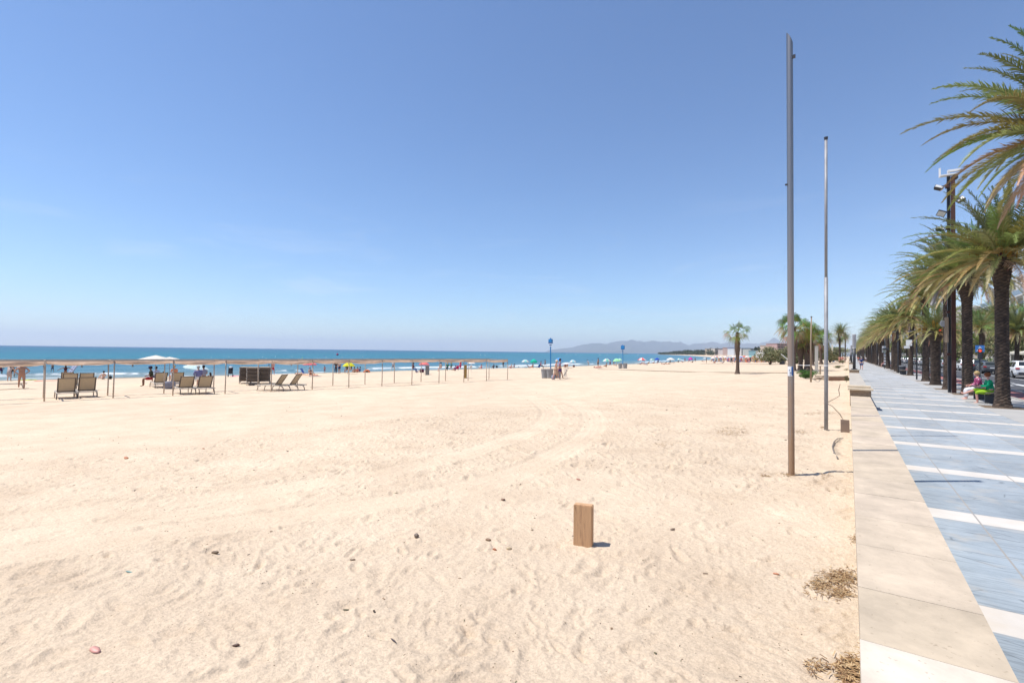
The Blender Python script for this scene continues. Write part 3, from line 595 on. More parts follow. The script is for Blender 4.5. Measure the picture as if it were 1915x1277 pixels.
# palms across the road
fanc = [fan_crown(14, 1.15, 16, 0), fan_crown(12, 1.15, 24, 4), fan_crown(13, 1.1, 26, 4)]
fant = [fan_trunk(5, 5.0, .17, .25), fan_trunk(6, 5.0, .19, .27)]
def fan_palm(p, hgt, label, ci, ti, cs=1., rs=1., rz=0, group=None):
    t = thing('fan_palm', label, 'palm tree', p, rz, group); o = inst(fant[ti], 'trunk', t); o.scale = (rs, rs, hgt/5.0); c = inst(fanc[ci], 'crown', t, loc=(0, 0, hgt)); c.scale = (cs,)*3; return t
G2 = 'palms along the far side of the road'
far = [(15.9, 60, 'd', 5.6), (16.2, 70, 'f', 6.3), (15.6, 78, 'd', 4.8), (16.3, 88, 'f', 5.4), (15.8, 97, 'd', 6.0), (16.2, 108, 'f', 4.6), (15.7, 117, 'd', 5.4), (16.3, 128, 'd', 6.2), (15.9, 140, 'f', 6.0), (16, 152, 'd', 5.6), (16.2, 165, 'd', 6.1), (15.8, 180, 'f', 5.7), (16, 195, 'd', 5.5), (16.1, 212, 'd', 6.2), (15.9, 232, 'd', 5.7), (16, 255, 'f', 6.0), (16, 280, 'd', 6.2), (16, 310, 'd', 6)]
for k, (x, y, ty, h) in enumerate(far):
    nm = 'date' if ty == 'd' else 'fan'; lb = f'{nm} palm across the road, number {["one","two","three","four","five","six","seven","eight","nine","ten","eleven","twelve","thirteen","fourteen","fifteen","sixteen","seventeen","eighteen"][k]} from the right among those behind the parked cars'
    if ty == 'd': date_palm(x, y, h, lb, (crowns_lo if y > 80 else crowns)[k % 4], .2*(k % 3), 1.08, trunks[k % 3], z=.03, group=G2)
    else: fan_palm((x, y, .03), h, lb, k % 3, k % 2, 1.5, 1.5, k, G2)
for k, (x, y, ty, h, lb) in enumerate([(18.4, 84, 'f', 7.6, 'tall fan palm in the second line across the road, in front of the balconies'), (18.1, 101, 'd', 7.4, 'tall date palm in the second line across the road, before the apartment columns'), (18.5, 113, 'f', 8.2, 'tallest fan palm across the road above the grey cars'), (18.2, 124, 'd', 8.0, 'tall date palm between the steel mast and the apartment block'), (18.4, 150, 'f', 7.6, 'tall fan palm before the cream house')]):
    if ty == 'd': date_palm(x, y, h, lb, crowns_lo[k], 0, 1.35, trunks[k % 3], z=.03, group='second line of palms across the road')
    else: fan_palm((x, y, .03), h, lb, 1+k % 2, k % 2, 2.0, 1.5, k, 'second line of palms across the road')
# fan palms on the sand
def FP(px, py, ptop, label, ci, ti, rs, cs, rz):
    p = G(px, py, -.05); h = zat(p, ptop)-p.z; return fan_palm(p, h, label, ci, ti, cs, rs, rz, 'fan palms on the sand')
FP(1379, 699, 622, 'lone fan palm with a thick brown trunk standing in the open sand', 0, 0, .95, 1.15, .4)
FP(1484, 694, 612, 'tall fan palm half hidden behind the big steel pole', 1, 1, 1.3, 1.75, 2)
FP(1497, 693, 636, 'fan palm just right of the big steel pole with ragged lower leaves', 2, 0, 1.4, 1.35, 1)
FP(1511, 693, 622, 'bushy fan palm behind the thin bare pole', 0, 1, 1.9, 1.5, 4)
FP(1535, 681, 633, 'fan palm between the thin bare pole and the second flagpole', 1, 0, 1.6, 2.2, 5)
FP(1519, 684, 628, 'smaller fan palm farther back in the sand-side clump', 2, 1, 1.6, 1.7, 3)
# tamarisk-like trees behind them
tam = [bush_mesh(31+i, 1, 1, 3000, .05, C_OL+[(.3, .27, .14)], 16, 'crown') for i in range(3)]
for k, (px, py, wd, top) in enumerate([(1440, 682, 38, 652), (1462, 681, 44, 650), (1490, 680, 48, 645), (1520, 679, 48, 648), (1552, 678, 40, 652)]):
    p = G(px, py); D = depth(p); hh = zat(p, top)-p.z
    t = thing('tamarisk', ['rounded olive-green tamarisk at the seaward end of the clump', 'olive tamarisk second from the sea, left of the big steel pole', 'tallest olive tamarisk behind the fan palms', 'olive tamarisk right behind the thin bare pole', 'olive tamarisk nearest the promenade wall'][k], 'tree', p, k, 'tamarisks behind the fan palms')
    o = inst(tam[k % 3], 'crown', t); o.scale = (wd/FPX*D*.72, wd/FPX*D*.6, hh*1.05)
    q = MB(); q.cur = (.1, .08, .06); q.tube([(0, 0, -.2), (.1, 0, hh*.5)], [.16, .07], 7); q.build('trunk', M_trunk, t, tint=True)
# green shrub beside the thin pole, low plants near the wall
def shrub(px, py, Rm, Hm, label, seed, cols, n=2600, size=.035, name='shrub', sy=.6, cat='shrub', group=None):
    p = G(px, py); o = bush_mesh(seed, 1, 1, n, size, cols, 14).copy(); ob = inst(o, name); ob.location = p; ob.scale = (Rm, Rm*sy, Hm); tag(ob, label, cat, group); return ob
shrub(1507, 708, .95, .62, 'dense bright green shrub on the sand around the foot of the thin pole', 51, [(.06, .16, .02), (.10, .22, .03), (.05, .11, .02)], 4200, .04, sy=.8)
shrub(1568, 689, .75, .42, 'low olive plant spreading over the sand left of the lamp pedestal', 52, C_OL)
shrub(1583, 693, .35, .30, 'small olive tuft against the wall beside the lamp pedestal', 53, C_OL, 1200)
shrub(1576, 680, .8, .75, 'grey-green succulent clump on the sand farther along the wall', 54, C_OL+[(.2, .21, .12)], 2000)
shrub(1583, 716, .16, .5, 'thin upright weed growing against the wall by the deck', 55, C_GR+[(.2, .18, .07)], 500, .05)
shrub(1495, 690, .3, .55, 'yellow-green grass tuft at the foot of a fan palm', 56, [(.2, .2, .05), (.12, .15, .04)], 700, .05)
# wood on the far headland, one mass
r_ = random.Random(3); hw = MB()
for k in range(330):
    u = r_.random(); px = 1233+u*100; yy = 1540-u*560; z0 = at(px, 662, -1).x; 
    d = cf+cr*((px-CXP)/FPX); d.z = 0; p = d/d.dot(cf)*(1500-u*520+r_.uniform(-40, 60)); hgt = (3.5+5.5*min(1, u*2.2))*r_.uniform(.7, 1.35)
    leaf_cloud(hw, (p.x, p.y, SEA+1.2+hgt*.55), (r_.uniform(4, 8), r_.uniform(4, 8), hgt*.5), 26, 1.6, C_DK, r_)
struct(hw.build('far_wood', M_foliage, tint=True), 'stuff')
# hedges across the road
for k, (y0, y1, h, x) in enumerate([(52, 66, 1.3, 18.6), (68, 80, 1.6, 18.6), (84, 104, 1.4, 18.7), (107, 135, 1.7, 18.6), (140, 180, 1.8, 18.6), (185, 260, 2.0, 18.6)]):
    mb = MB(); rr = random.Random(70+k)
    for j in range(int((y1-y0)*1.4)): leaf_cloud(mb, (x+rr.uniform(-.2, .2), y0+(j+.5)/1.4, h*.55), (.55, .55, h*.52), 60, .12, [(.07, .13, .02), (.12, .2, .03), (.04, .08, .02)], rr)
    o = mb.build('hedge', M_foliage, tint=True); tag(o, ['hedge at the right edge across the road', 'hedge behind the white parked car nearest the right edge', 'bright green clipped hedge behind the grey parked cars', 'long hedge behind the blue-grey parked car', 'hedge farther along the far pavement', 'farthest hedge across the road'][k], 'hedge', 'hedges along the far pavement')
for k, (x, y, R, h) in enumerate([(20.5, 100, 2.3, 6), (20.2, 122, 2.6, 7), (20.5, 150, 3, 6.5), (20.4, 176, 3.5, 8), (20.5, 215, 4, 9), (20.5, 260, 5, 9), (21, 320, 6, 10), (8, 430, 8, 9), (-8, 450, 9, 8), (-25, 520, 12, 9)]):
    t = thing('leafy_tree', ['dark leafy tree beside the traffic light', 'leafy tree left of the dark one across the road', 'round leafy tree in front of the cream houses', 'wide leafy tree behind the whitish parked cars', 'tall leafy tree midway along the far side of the road', 'leafy tree far along the road', 'last leafy tree on the right of the road', 'tree closing the far end of the promenade', 'tree at the far end of the wall', 'broad tree behind the crowded part of the beach'][k], 'tree', (x, y, 0), k, 'leafy trees beyond the road')
    o = inst(tam[k % 3], 'crown', t, loc=(0, 0, h*.22)); o.scale = (R*1.15, R*1.15, h*.8); o.color = (1, 1, 1, 1)
    q = MB(); q.cur = (.08, .06, .045); q.tube([(0, 0, -.6), (0, 0, h*.6)], [.2, .1], 8); q.build('trunk', M_trunk, t, tint=True)
# soil pits round the promenade palms
M_pit = M_soil; pm = MB()
for o in [o for o in bpy.data.objects if o.get('group') == PG]:
    x, y = o.location.x, o.location.y; pm.box((x, y, -.046), (1.15, 1.3, .11))
struct(pm.build('planting_soil', M_soil))
# ================================================================ PEOPLE
def skin(V, E_, R, sub=1):
    me = bpy.data.meshes.new('tmp'); me.from_pydata([Vector(v) for v in V], E_, []); o = bpy.data.objects.new('tmp', me); COL.objects.link(o)
    md = o.modifiers.new('s', 'SKIN'); md.use_smooth_shade = True; md.branch_smoothing = .3
    for i, r in enumerate(R):
        s = me.skin_vertices[0].data[i]; s.radius = (r, r) if not hasattr(r, '__len__') else r; s.use_root = (i == 0)
    o.modifiers.new('d', 'SUBSURF').levels = sub
    dg = bpy.context.evaluated_depsgraph_get(); out = bpy.data.meshes.new_from_object(o.evaluated_get(dg)); bpy.data.objects.remove(o); bpy.data.meshes.remove(me)
    out.polygons.foreach_set('use_smooth', [True]*len(out.polygons)); return out
def V3(*a): return Vector(a)
def pose(kind, lift=0, arm=None):
    P = {}
    def up(pel, lean=0, side=0):
        pel = Vector(pel); d = Vector((side, math.sin(lean), math.cos(lean))).normalized(); P['pel'] = pel; P['waist'] = pel+d*.14; P['chest'] = pel+d*.34; P['neck'] = pel+d*.50
        P['head'] = P['neck']+Vector((0, .02+.3*math.sin(lean)*.1, 0))+d*.15; P['top'] = P['head']+d*.08
        for s, n in ((-1, 'L'), (1, 'R')): P['sh'+n] = pel+d*.445+Vector((s*.175, 0, 0))
    if kind == 'stand':
        up((0, 0, .93)); L = dict(hip=(.09, 0, .88), kn=(.10, .02, .47), an=(.10, -.02, .08)); 
        for s, n in ((-1, 'L'), (1, 'R')):
            P['hip'+n] = V3(s*.09, 0, .88); P['kn'+n] = V3(s*.10, .02, .47); P['an'+n] = V3(s*.11, -.03, .07); P['el'+n] = V3(s*.235, -.03, 1.10); P['wr'+n] = V3(s*.25, .07, .86)
    elif kind == 'walk':
        up((0, 0, .91), .06)
        for s, n, f in ((-1, 'L', 1), (1, 'R', -1)):
            P['hip'+n] = V3(s*.085, 0, .86); P['kn'+n] = V3(s*.09, f*.16+.03, .47 if f > 0 else .46); P['an'+n] = V3(s*.09, f*.27, .08 if f > 0 else .13); P['el'+n] = V3(s*.22, -f*.13, 1.10); P['wr'+n] = V3(s*.22, -f*.12+.1, .88)
    elif kind == 'hip':       # walking, hands on hips
        up((0, 0, .91), .04)
        for s, n, f in ((-1, 'L', 1), (1, 'R', -.4)):
            P['hip'+n] = V3(s*.09, 0, .86); P['kn'+n] = V3(s*.11, f*.14+.03, .47); P['an'+n] = V3(s*.12, f*.22, .08 if f < 0 else .11); P['el'+n] = V3(s*.36, -.08, 1.14); P['wr'+n] = V3(s*.17, .06, .97)
    elif kind == 'bend':
        up((0, -.08, .86), .75)
        for s, n in ((-1, 'L'), (1, 'R')):
            P['hip'+n] = V3(s*.09, -.08, .82); P['kn'+n] = V3(s*.10, .05, .45); P['an'+n] = V3(s*.11, -.03, .07); P['el'+n] = V3(s*.22, .34, .95); P['wr'+n] = V3(s*.18, .42, .72)
    elif kind == 'sit':        # on the ground, knees up
        up((0, 0, .11), -.12)
        for s, n in ((-1, 'L'), (1, 'R')):
            P['hip'+n] = V3(s*.09, .02, .11); P['kn'+n] = V3(s*.15, .36, .34); P['an'+n] = V3(s*.13, .58, .07); P['el'+n] = V3(s*.26, .08, .34); P['wr'+n] = V3(s*.14, .30, .33)
    elif kind == 'chair':      # seat height .45
        up((0, 0, .54), .08)
        for s, n in ((-1, 'L'), (1, 'R')):
            P['hip'+n] = V3(s*.09, .02, .53); P['kn'+n] = V3(s*.11, .43, .50); P['an'+n] = V3(s*.11, .42, .08); P['el'+n] = V3(s*.25, .08, .74); P['wr'+n] = V3(s*.06, .28, .68)
    elif kind == 'crossed':
        up((0, 0, .54), .12)
        P.update(hipL=V3(-.09, .02, .53), knL=V3(-.08, .44, .50), anL=V3(-.05, .40, .08), hipR=V3(.09, .02, .54), knR=V3(.0, .46, .60), anR=V3(-.14, .82, .42))
        for s, n in ((-1, 'L'), (1, 'R')): P['el'+n] = V3(s*.24, .12, .76); P['wr'+n] = V3(s*.05, .34, .74)
    elif kind == 'lie':        # on the back, head towards -Y
        P.update(pel=V3(0, 0, .11), waist=V3(0, -.14, .11), chest=V3(0, -.34, .12), neck=V3(0, -.50, .12), head=V3(0, -.65, .12), top=V3(0, -.73, .12))
        for s, n in ((-1, 'L'), (1, 'R')): P.update({'sh'+n: V3(s*.175, -.445, .11), 'hip'+n: V3(s*.09, .05, .11), 'kn'+n: V3(s*.11, .46, .14 if s > 0 else .32), 'an'+n: V3(s*.12, .86 if s > 0 else .66, .07), 'el'+n: V3(s*.30, -.25, .06), 'wr'+n: V3(s*.32, -.02, .05)})
    elif kind == 'lounge':     # half sitting with legs out
        up((0, 0, .12), -.75)
        for s, n in ((-1, 'L'), (1, 'R')):
            P['hip'+n] = V3(s*.09, .03, .11); P['kn'+n] = V3(s*.11, .44, .17); P['an'+n] = V3(s*.12, .84, .08); P['el'+n] = V3(s*.26, -.18, .20); P['wr'+n] = V3(s*.2, .06, .19)
    if arm == 'out':
        for s, n in ((-1, 'L'), (1, 'R')): P['el'+n] = P['sh'+n]+V3(s*.22, .05, -.10); P['wr'+n] = P['el'+n]+V3(s*.18, .05, -.14)
    if arm == 'up': P['elR'] = P['shR']+V3(.12, .12, .08); P['wrR'] = P['shR']+V3(.02, .12, .28)
    if arm == 'fold':
        for s, n in ((-1, 'L'), (1, 'R')): P['el'+n] = P['sh'+n]+V3(s*.06, .04, -.27); P['wr'+n] = P['sh'+n]+V3(-s*.05, .2, -.22)
    return P
def body_mesh(P, fat=1., fingers=False):
    V = []; E_ = []; R = []
    def a(p, r, to=None):
        V.append(Vector(p)); R.append(r)
        if to is not None: E_.append((to, len(V)-1))
        return len(V)-1
    pel = a(P['pel'], .125*fat); wa = a(P['waist'], .108*fat, pel); ch = a(P['chest'], .125*fat, wa); nk = a(P['neck'], .05, ch)
    hd = (P['head']-P['neck']).normalized(); nk2 = a(P['neck']+hd*.06, .052, nk); h = a(P['head'], .088, nk2); tp = a(P['head']+hd*.065, .068, h)
    fw = Vector((0, 1, 0)) if abs(hd.y) < .8 else Vector((0, 0, 1)); fw = (fw-hd*fw.dot(hd)).normalized()
    a(P['head']+fw*.10-hd*.01, .013, h)      # nose
    for n, s in (('L', -1), ('R', 1)):
        sh = a(P['sh'+n], .058*fat, ch); el = a(P['el'+n], .040, sh); wr = a(P['wr'+n], .027, el); d = (P['wr'+n]-P['el'+n]).normalized(); pm = a(P['wr'+n]+d*.07, .030, wr)
        sd = d.cross(Vector((0, 1, 0) if abs(d.y) < .8 else (0, 0, 1))).normalized()
        if fingers:
            for k, (o, l) in enumerate(((-.028, .06), (-.010, .075), (.009, .07), (.026, .055))):
                f1 = a(P['wr'+n]+d*.095+sd*o*1.2, .009, pm); f2 = a(V[f1]+d*l*.6+fw*.012, .008, f1); a(V[f2]+d*l*.35+fw*.022, .007, f2)
            t1 = a(P['wr'+n]+d*.05-sd*.045, .010, pm); a(V[t1]+d*.045-sd*.01, .008, t1)
        else: a(P['wr'+n]+d*.14, .014, pm); a(P['wr'+n]+d*.08-sd*.045, .010, pm)
        hp = a(P['hip'+n], .095*fat, pel); kn = a(P['kn'+n], .056, hp); an = a(P['an'+n], .036, kn); lg = (P['an'+n]-P['kn'+n]).normalized(); ca = V[kn].lerp(V[an], .35)
        fd = (fw if abs(lg.z) > .4 else Vector((0, 0, 1))); fd = (fd-lg*fd.dot(lg)).normalized(); a(P['an'+n]+lg*.025+fd*.15, .026, an)
    return skin(V, E_, R)
def cloth_mesh(P, kind, fat=1.):
    V = []; E_ = []; R = []
    def a(p, r, to=None):
        V.append(Vector(p)); R.append(r)
        if to is not None: E_.append((to, len(V)-1))
        return len(V)-1
    if kind in ('top', 'vest'):
        w_ = a(P['pel'].lerp(P['waist'], .3), .138*fat); w2 = a(P['waist'], .125*fat, w_); c = a(P['chest'], .14*fat, w2); a(P['chest'].lerp(P['neck'], .55), .09, c)
        if kind == 'top':
            for n in 'LR': s = a(P['sh'+n], .072*fat, c); a(P['sh'+n].lerp(P['el'+n], .8), .058, s)
        else:
            for n in 'LR': s = a(P['sh'+n], .064*fat, c)
    elif kind == 'sleeved':
        w_ = a(P['pel'].lerp(P['waist'], .1), .145*fat); w2 = a(P['waist'], .13*fat, w_); c = a(P['chest'], .145*fat, w2); a(P['chest'].lerp(P['neck'], .6), .09, c)
        for n in 'LR': s = a(P['sh'+n], .074*fat, c); e = a(P['el'+n], .056, s); a(P['el'+n].lerp(P['wr'+n], .85), .042, e)
    elif kind in ('shorts', 'trousers', 'briefs', 'capri'):
        g = {'shorts': .018, 'trousers': .016, 'briefs': .007, 'capri': .016}[kind]; p = a(P['pel'].lerp(P['waist'], .3), .122*fat+g); p1 = a(P['pel'], .128*fat+g, p)
        for n in 'LR':
            h = a(P['hip'+n], (.098*fat+g), p1)
            if kind == 'briefs': continue
            if kind == 'shorts': a(P['hip'+n].lerp(P['kn'+n], .72), .082+g, h)
            else: k = a(P['kn'+n], .068+g, h); a(P['kn'+n].lerp(P['an'+n], .85 if kind == 'trousers' else .25), .05+g, k)
    elif kind == 'bra':
        c = a(P['chest'].lerp(P['waist'], .1), .128*fat); a(P['chest'].lerp(P['neck'], .12), .13*fat, c)
    elif kind == 'dress':
        w2 = a(P['waist'], .135*fat); c = a(P['chest'], .14*fat, w2); a(P['chest'].lerp(P['neck'], .5), .09, c); p = a(P['pel'], .165*fat, w2); k = (P['knL']+P['knR'])/2; a(P['pel'].lerp(k, .6), .20*fat, p); 
        V.append(P['pel'].lerp(k, 1.15)); R.append(.21*fat); E_.append((len(V)-2, len(V)-1))
        for n in 'LR': s = a(P['sh'+n], .068*fat, c)
    return skin(V, E_, R)
def hair_mesh(P, kind='short'):
    hd = (P['head']-P['neck']).normalized(); fw = Vector((0, 1, 0)) if abs(hd.y) < .8 else Vector((0, 0, 1)); fw = (fw-hd*fw.dot(hd)).normalized(); c = P['head']; mb = MB()
    mb.ball((0, -.022, .030), .103, 14, (.92, 1.02, .98))
    if kind == 'long': mb.tube([(0, -.05, .03), (0, -.085, -.08), (0, -.10, -.20), (0, -.10, -.32)], [.085, .085, .07, .02], 10)
    if kind == 'bun': mb.ball((0, -.12, .07), .045, 8)
    sd = fw.cross(hd); mb.v = [tuple(c+sd*v[0]+fw*v[1]+hd*v[2]) for v in mb.v]
    return mb.mesh('hair', None, smooth=True)
def hat_mesh(P, brim=.17, cap=False):
    hd = (P['head']-P['neck']).normalized(); q = Vector((0, 0, 1)).rotation_difference(hd).to_matrix().to_4x4(); mb = MB()
    if cap: mb.lathe([(.0, .135), (.06, .125), (.098, .075), (.104, .02), (.10, .018)], n=14); mb.box((0, .13, .03), (.13, .11, .012))
    else: mb.lathe([(.0, .15), (.07, .145), (.10, .10), (.108, .04), (brim, .02), (brim, .012), (.10, .03)], n=16)
    mb.v = [tuple(q @ Vector(v)+P['head']) for v in mb.v]; return mb.mesh('hat', M_cloth, smooth=True)
CACHE = {}
def cached(key, fn):
    if key not in CACHE: CACHE[key] = fn()
    return CACHE[key]
SK = dict(pale=(.62, .40, .30), tan=(.42, .22, .14), brown=(.25, .125, .075), dark=(.09, .05, .035), pink=(.62, .33, .26))
HC = dict(dark=(.02, .014, .012), brown=(.07, .04, .022), blond=(.45, .32, .15), grey=(.4, .39, .37), red=(.22, .07, .03))
def person(loc, face, kind, label, sk='tan', hair=('short', 'dark'), wear=(), hat=None, scale=1., arm=None, fat=1., group=None, fingers=False, z=None):
    key = (kind, arm, fat, fingers); P = cached(('P',)+key, lambda: pose(kind, arm=arm))
    t = thing('person', label, 'person', loc, rad(face), group, scale)
    bm_ = cached(('b',)+key, lambda: body_mesh(P, fat, fingers)); 
    if not bm_.materials: bm_.materials.append(M_skin)
    inst(bm_, 'body', t, SK[sk])
    if hair:
        m_ = cached(('h', kind, arm, hair[0]), lambda: hair_mesh(P, hair[0]))
        if not m_.materials: m_.materials.append(M_cloth)
        inst(m_, 'hair', t, HC[hair[1]])
    for k, c in wear:
        m_ = cached(('c', k)+key, lambda: cloth_mesh(P, k, fat))
        if not m_.materials: m_.materials.append(M_cloth)
        inst(m_, {'top': 'shirt', 'sleeved': 'blouse', 'vest': 'vest', 'shorts': 'shorts', 'trousers': 'trousers', 'capri': 'trousers', 'briefs': 'swim_briefs', 'bra': 'bikini_top', 'dress': 'dress'}[k], t, c)
    if hat:
        inst(cached(('hat', kind, arm, hat[0]), lambda: hat_mesh(P, .17, hat[0] == 'cap')), 'hat', t, hat[1])
    return t
# ================================================================ THINGS ON THE BEACH
def flagpole():
    p = G(1480, 888); h = zat(p, 64)-p.z; D = depth(p); R = .043
    t = thing('flagpole', 'tall stainless steel pole with a slanted top and a small sticker, nearest on the sand', 'pole', (p.x, p.y, p.z))
    mb = MB(); n = 20; pts = []; vs = []; fs = []
    lean = -.012
    for z in (-.3, .5, 1.4, 2.4, 3.5, 4.6, h-.16):
        for k in range(n):
            a = 2*math.pi*k/n; zz = z
            if z > h-.2: zz = z+.10-.09*math.cos(a-rad(200)-math.pi)
            vs.append((R*math.cos(a)+lean*z*0, R*math.sin(a), zz))
    for i in range(6):
        for k in range(n): fs.append((i*n+k, i*n+(k+1) % n, (i+1)*n+(k+1) % n, (i+1)*n+k))
    mb.add(vs, fs)
    m, nt, b = new_mat('stained_stainless_steel'); L = nt.links.new
    tc = N(nt, 'TexCoord'); sp = N(nt, 'SeparateXYZ'); L(tc.outputs['Object'], sp.inputs[0]); mp = N(nt, 'Mapping'); mp.inputs['Scale'].default_value = (9, 9, .5); L(tc.outputs['Object'], mp.inputs[0]); nz = N(nt, 'TexNoise', iScale=1.8, iDetail=6., iRoughness=.65); L(mp.outputs[0], nz.inputs[0])
    hr = N(nt, 'MapRange', i1=.4, i2=3.6, i3=1., i4=.0); L(sp.outputs[2], hr.inputs[0]); nr = N(nt, 'MapRange', i1=.30, i2=.52); L(nz.outputs[0], nr.inputs[0]); mu = N(nt, 'Math', operation='MULTIPLY'); L(hr.outputs[0], mu.inputs[0]); L(nr.outputs[0], mu.inputs[1])
    c = N(nt, 'Mix', data_type='RGBA'); c.inputs[6].default_value = (.31, .29, .275, 1); c.inputs[7].default_value = (.34, .21, .12, 1); L(mu.outputs[0], c.inputs[0]); L(c.outputs[2], b.inputs['Base Color'])
    me_ = N(nt, 'MapRange', i3=.9, i4=.25); L(mu.outputs[0], me_.inputs[0]); L(me_.outputs[0], b.inputs['Metallic']); ro = N(nt, 'MapRange', i3=.36, i4=.6); L(mu.outputs[0], ro.inputs[0]); L(ro.outputs[0], b.inputs['Roughness'])
    mb.build('shaft', m, t, smooth=True)
    MB().box((0, 0, h-.24), (.05, .02, .05)).build('pulley', M_dark, t, loc=(.052, -.02, -.12))
    MB().box((-.05, -.02, h*.655), (.03, .03, .02)).build('cleat', M_dark, t)
    zs = zat(p, 703)-p.z; zt = zat(p, 685)-p.z
    for (c_, a0_, a1_, za, zb, k) in (((.75, .77, .78), -150, -62, zs, zt, .0455), ((.03, .12, .35), -78, -48, zs+.01, zt-.005, .0465)):
        s = MB(); q = []
        for i in range(9):
            a = rad(a0_+(a1_-a0_)*i/8); q += [(k*math.cos(a), k*math.sin(a), za), (k*math.cos(a), k*math.sin(a), zb)]
        s.add(q, [(2*i, 2*i+2, 2*i+3, 2*i+1) for i in range(8)]); s.build('sticker', M_plain, t, col=c_)
    for a_, z_, w_ in ((-70, .62, .010), (-66, .45, .012), (-72, .3, .008), (-95, .35, .02), (-110, .6, .012), (-100, .15, .01)):
        a = rad(a_); z = zs+(zt-zs)*z_; s = MB(); s.box((0.0472*math.cos(a), 0.0472*math.sin(a), z), (w_, .003, .013), a+math.pi/2); s.build('sticker_print', M_plain, t, col=(.02, .07, .25))
    t.rotation_euler = (rad(.0), rad(-.25), 0)
flagpole()
p = G(1545, 806); h = zat(p, 257)-p.z
t = thing('flagpole', 'slimmer grey galvanised pole in the sand behind the tall steel one', 'pole', p)
MB().tube([(0, 0, -.3), (0, 0, h*.52)], .040, 14).build('lower_tube', M_galv, t, smooth=True)
MB().tube([(0, 0, h*.52-.02), (0, 0, h-.05)], .031, 14).build('upper_tube', M_galv, t, smooth=True)
MB().tube([(0, 0, h-.06), (0, 0, h)], [.036, .045], 12).build('cap', M_dark, t)
MB().lathe([(.041, 1.5), (.044, 1.5), (.044, 1.53), (.041, 1.53)], n=14).build('band', M_plain, t, col=(.7, .7, .7))
MB().tube([(0, 0, .98), (.05, .02, 1.0), (.2, .08, 1.1), (.26, .1, 1.15), (.24, .12, 1.28), (.27, .1, 1.42)], [.008, .008, .007, .009, .01, .006], 5).build('twig', M_wood, t, loc=(0, 0, -.32))
MB().tube([(0, 0, .97), (.12, .05, .90), (.22, .05, .78), (.26, .03, .74), (.33, .04, .60)], [.008, .007, .010, .012, .004], 5).build('twig', M_wood, t, loc=(0, 0, -.32))
p = G(1516.5, 714); h = zat(p, 593)-p.z
t = thing('thin_pole', 'thin weathered brown pole standing in the green shrub', 'pole', p)
MB().tube([(0, 0, -.2), (0, 0, h*.6), (.03, 0, h)], [.055, .048, .038], 10).build('shaft', M_wood, t, smooth=True); MB().tube([(.03, 0, h-.02), (.03, 0, h+.05)], [.05, .05], 8).build('cap', M_dark, t)
p = G(1527, 697); D = depth(p); h = zat(p, 648)-p.z
t = thing('concrete_post', 'square pale grey post between the fan palms', 'post', p); MB().box((0, 0, h/2-.1), (.30, .30, h+.2)).build('shaft', M_conc, t); MB().box((0, 0, h+.03), (.34, .34, .06)).build('cap', M_conc, t)
# low stump of brown timber beside it
p = G(1534, 700); h = zat(p, 686)-p.z; tag(MB().box((0, 0, h/2), (.13, .13, h+.1)).box((0, 0, h+.06), (.15, .15, .03)).build('timber_post', M_wood, loc=p), 'short brown timber post at the corner of the sandy deck', 'post')
# beach tap with curved white pipe
p = G(1467, 681.5); D = depth(p); h = zat(p, 661)-p.z; s = D/FPX
t = thing('outdoor_shower', 'bent white pipe rising over dark gear at the edge of the sand', 'shower', p)
MB().tube([(6*s, 0, -.1), (6*s, 0, h*.35), (4.5*s, 0, h*.5), (-7*s, 0, h)], .09, 8).build('bent_pipe', M_plain, t, col=(.75, .75, .74)); MB().box((-2*s, 0, h*.16), (5*s, 1.2, h*.33)).box((-6*s, .4, h*.1), (4*s, .8, h*.18)).build('base_box', M_dark, t)
# barrier tape strung between the poles
def strand(name, pts, r, m, label, cat, col=None, sag=0, n=10, kind=None):
    P = []
    for a, b in zip(pts[:-1], pts[1:]):
        for i in range(n): t = i/n; q = Vector(a).lerp(Vector(b), t); q.z -= sag*4*t*(1-t); P.append(q)
    P.append(Vector(pts[-1])); c0 = P[0].copy(); o = MB().tube([q-c0 for q in P], r, 5).build(name, m, col=col, loc=c0); return tag(o, label, cat)
pa = G(1493, 700); pb = G(1516.5, 714); pc = G(1545, 806)
a_ = Vector((pa.x, pa.y, zat(pa, 682.2))); b_ = Vector((pb.x, pb.y, zat(pb, 683))); c_ = Vector((pc.x, pc.y, zat(pc, 683.5)))
strand('barrier_tape', [a_, b_, Vector((G(1536, 700).x, G(1536, 700).y, zat(G(1536, 700), 683.3)))], .022, M_plain, 'white barrier tape strung between the poles by the shrub', 'tape', (.8, .8, .8), .03)
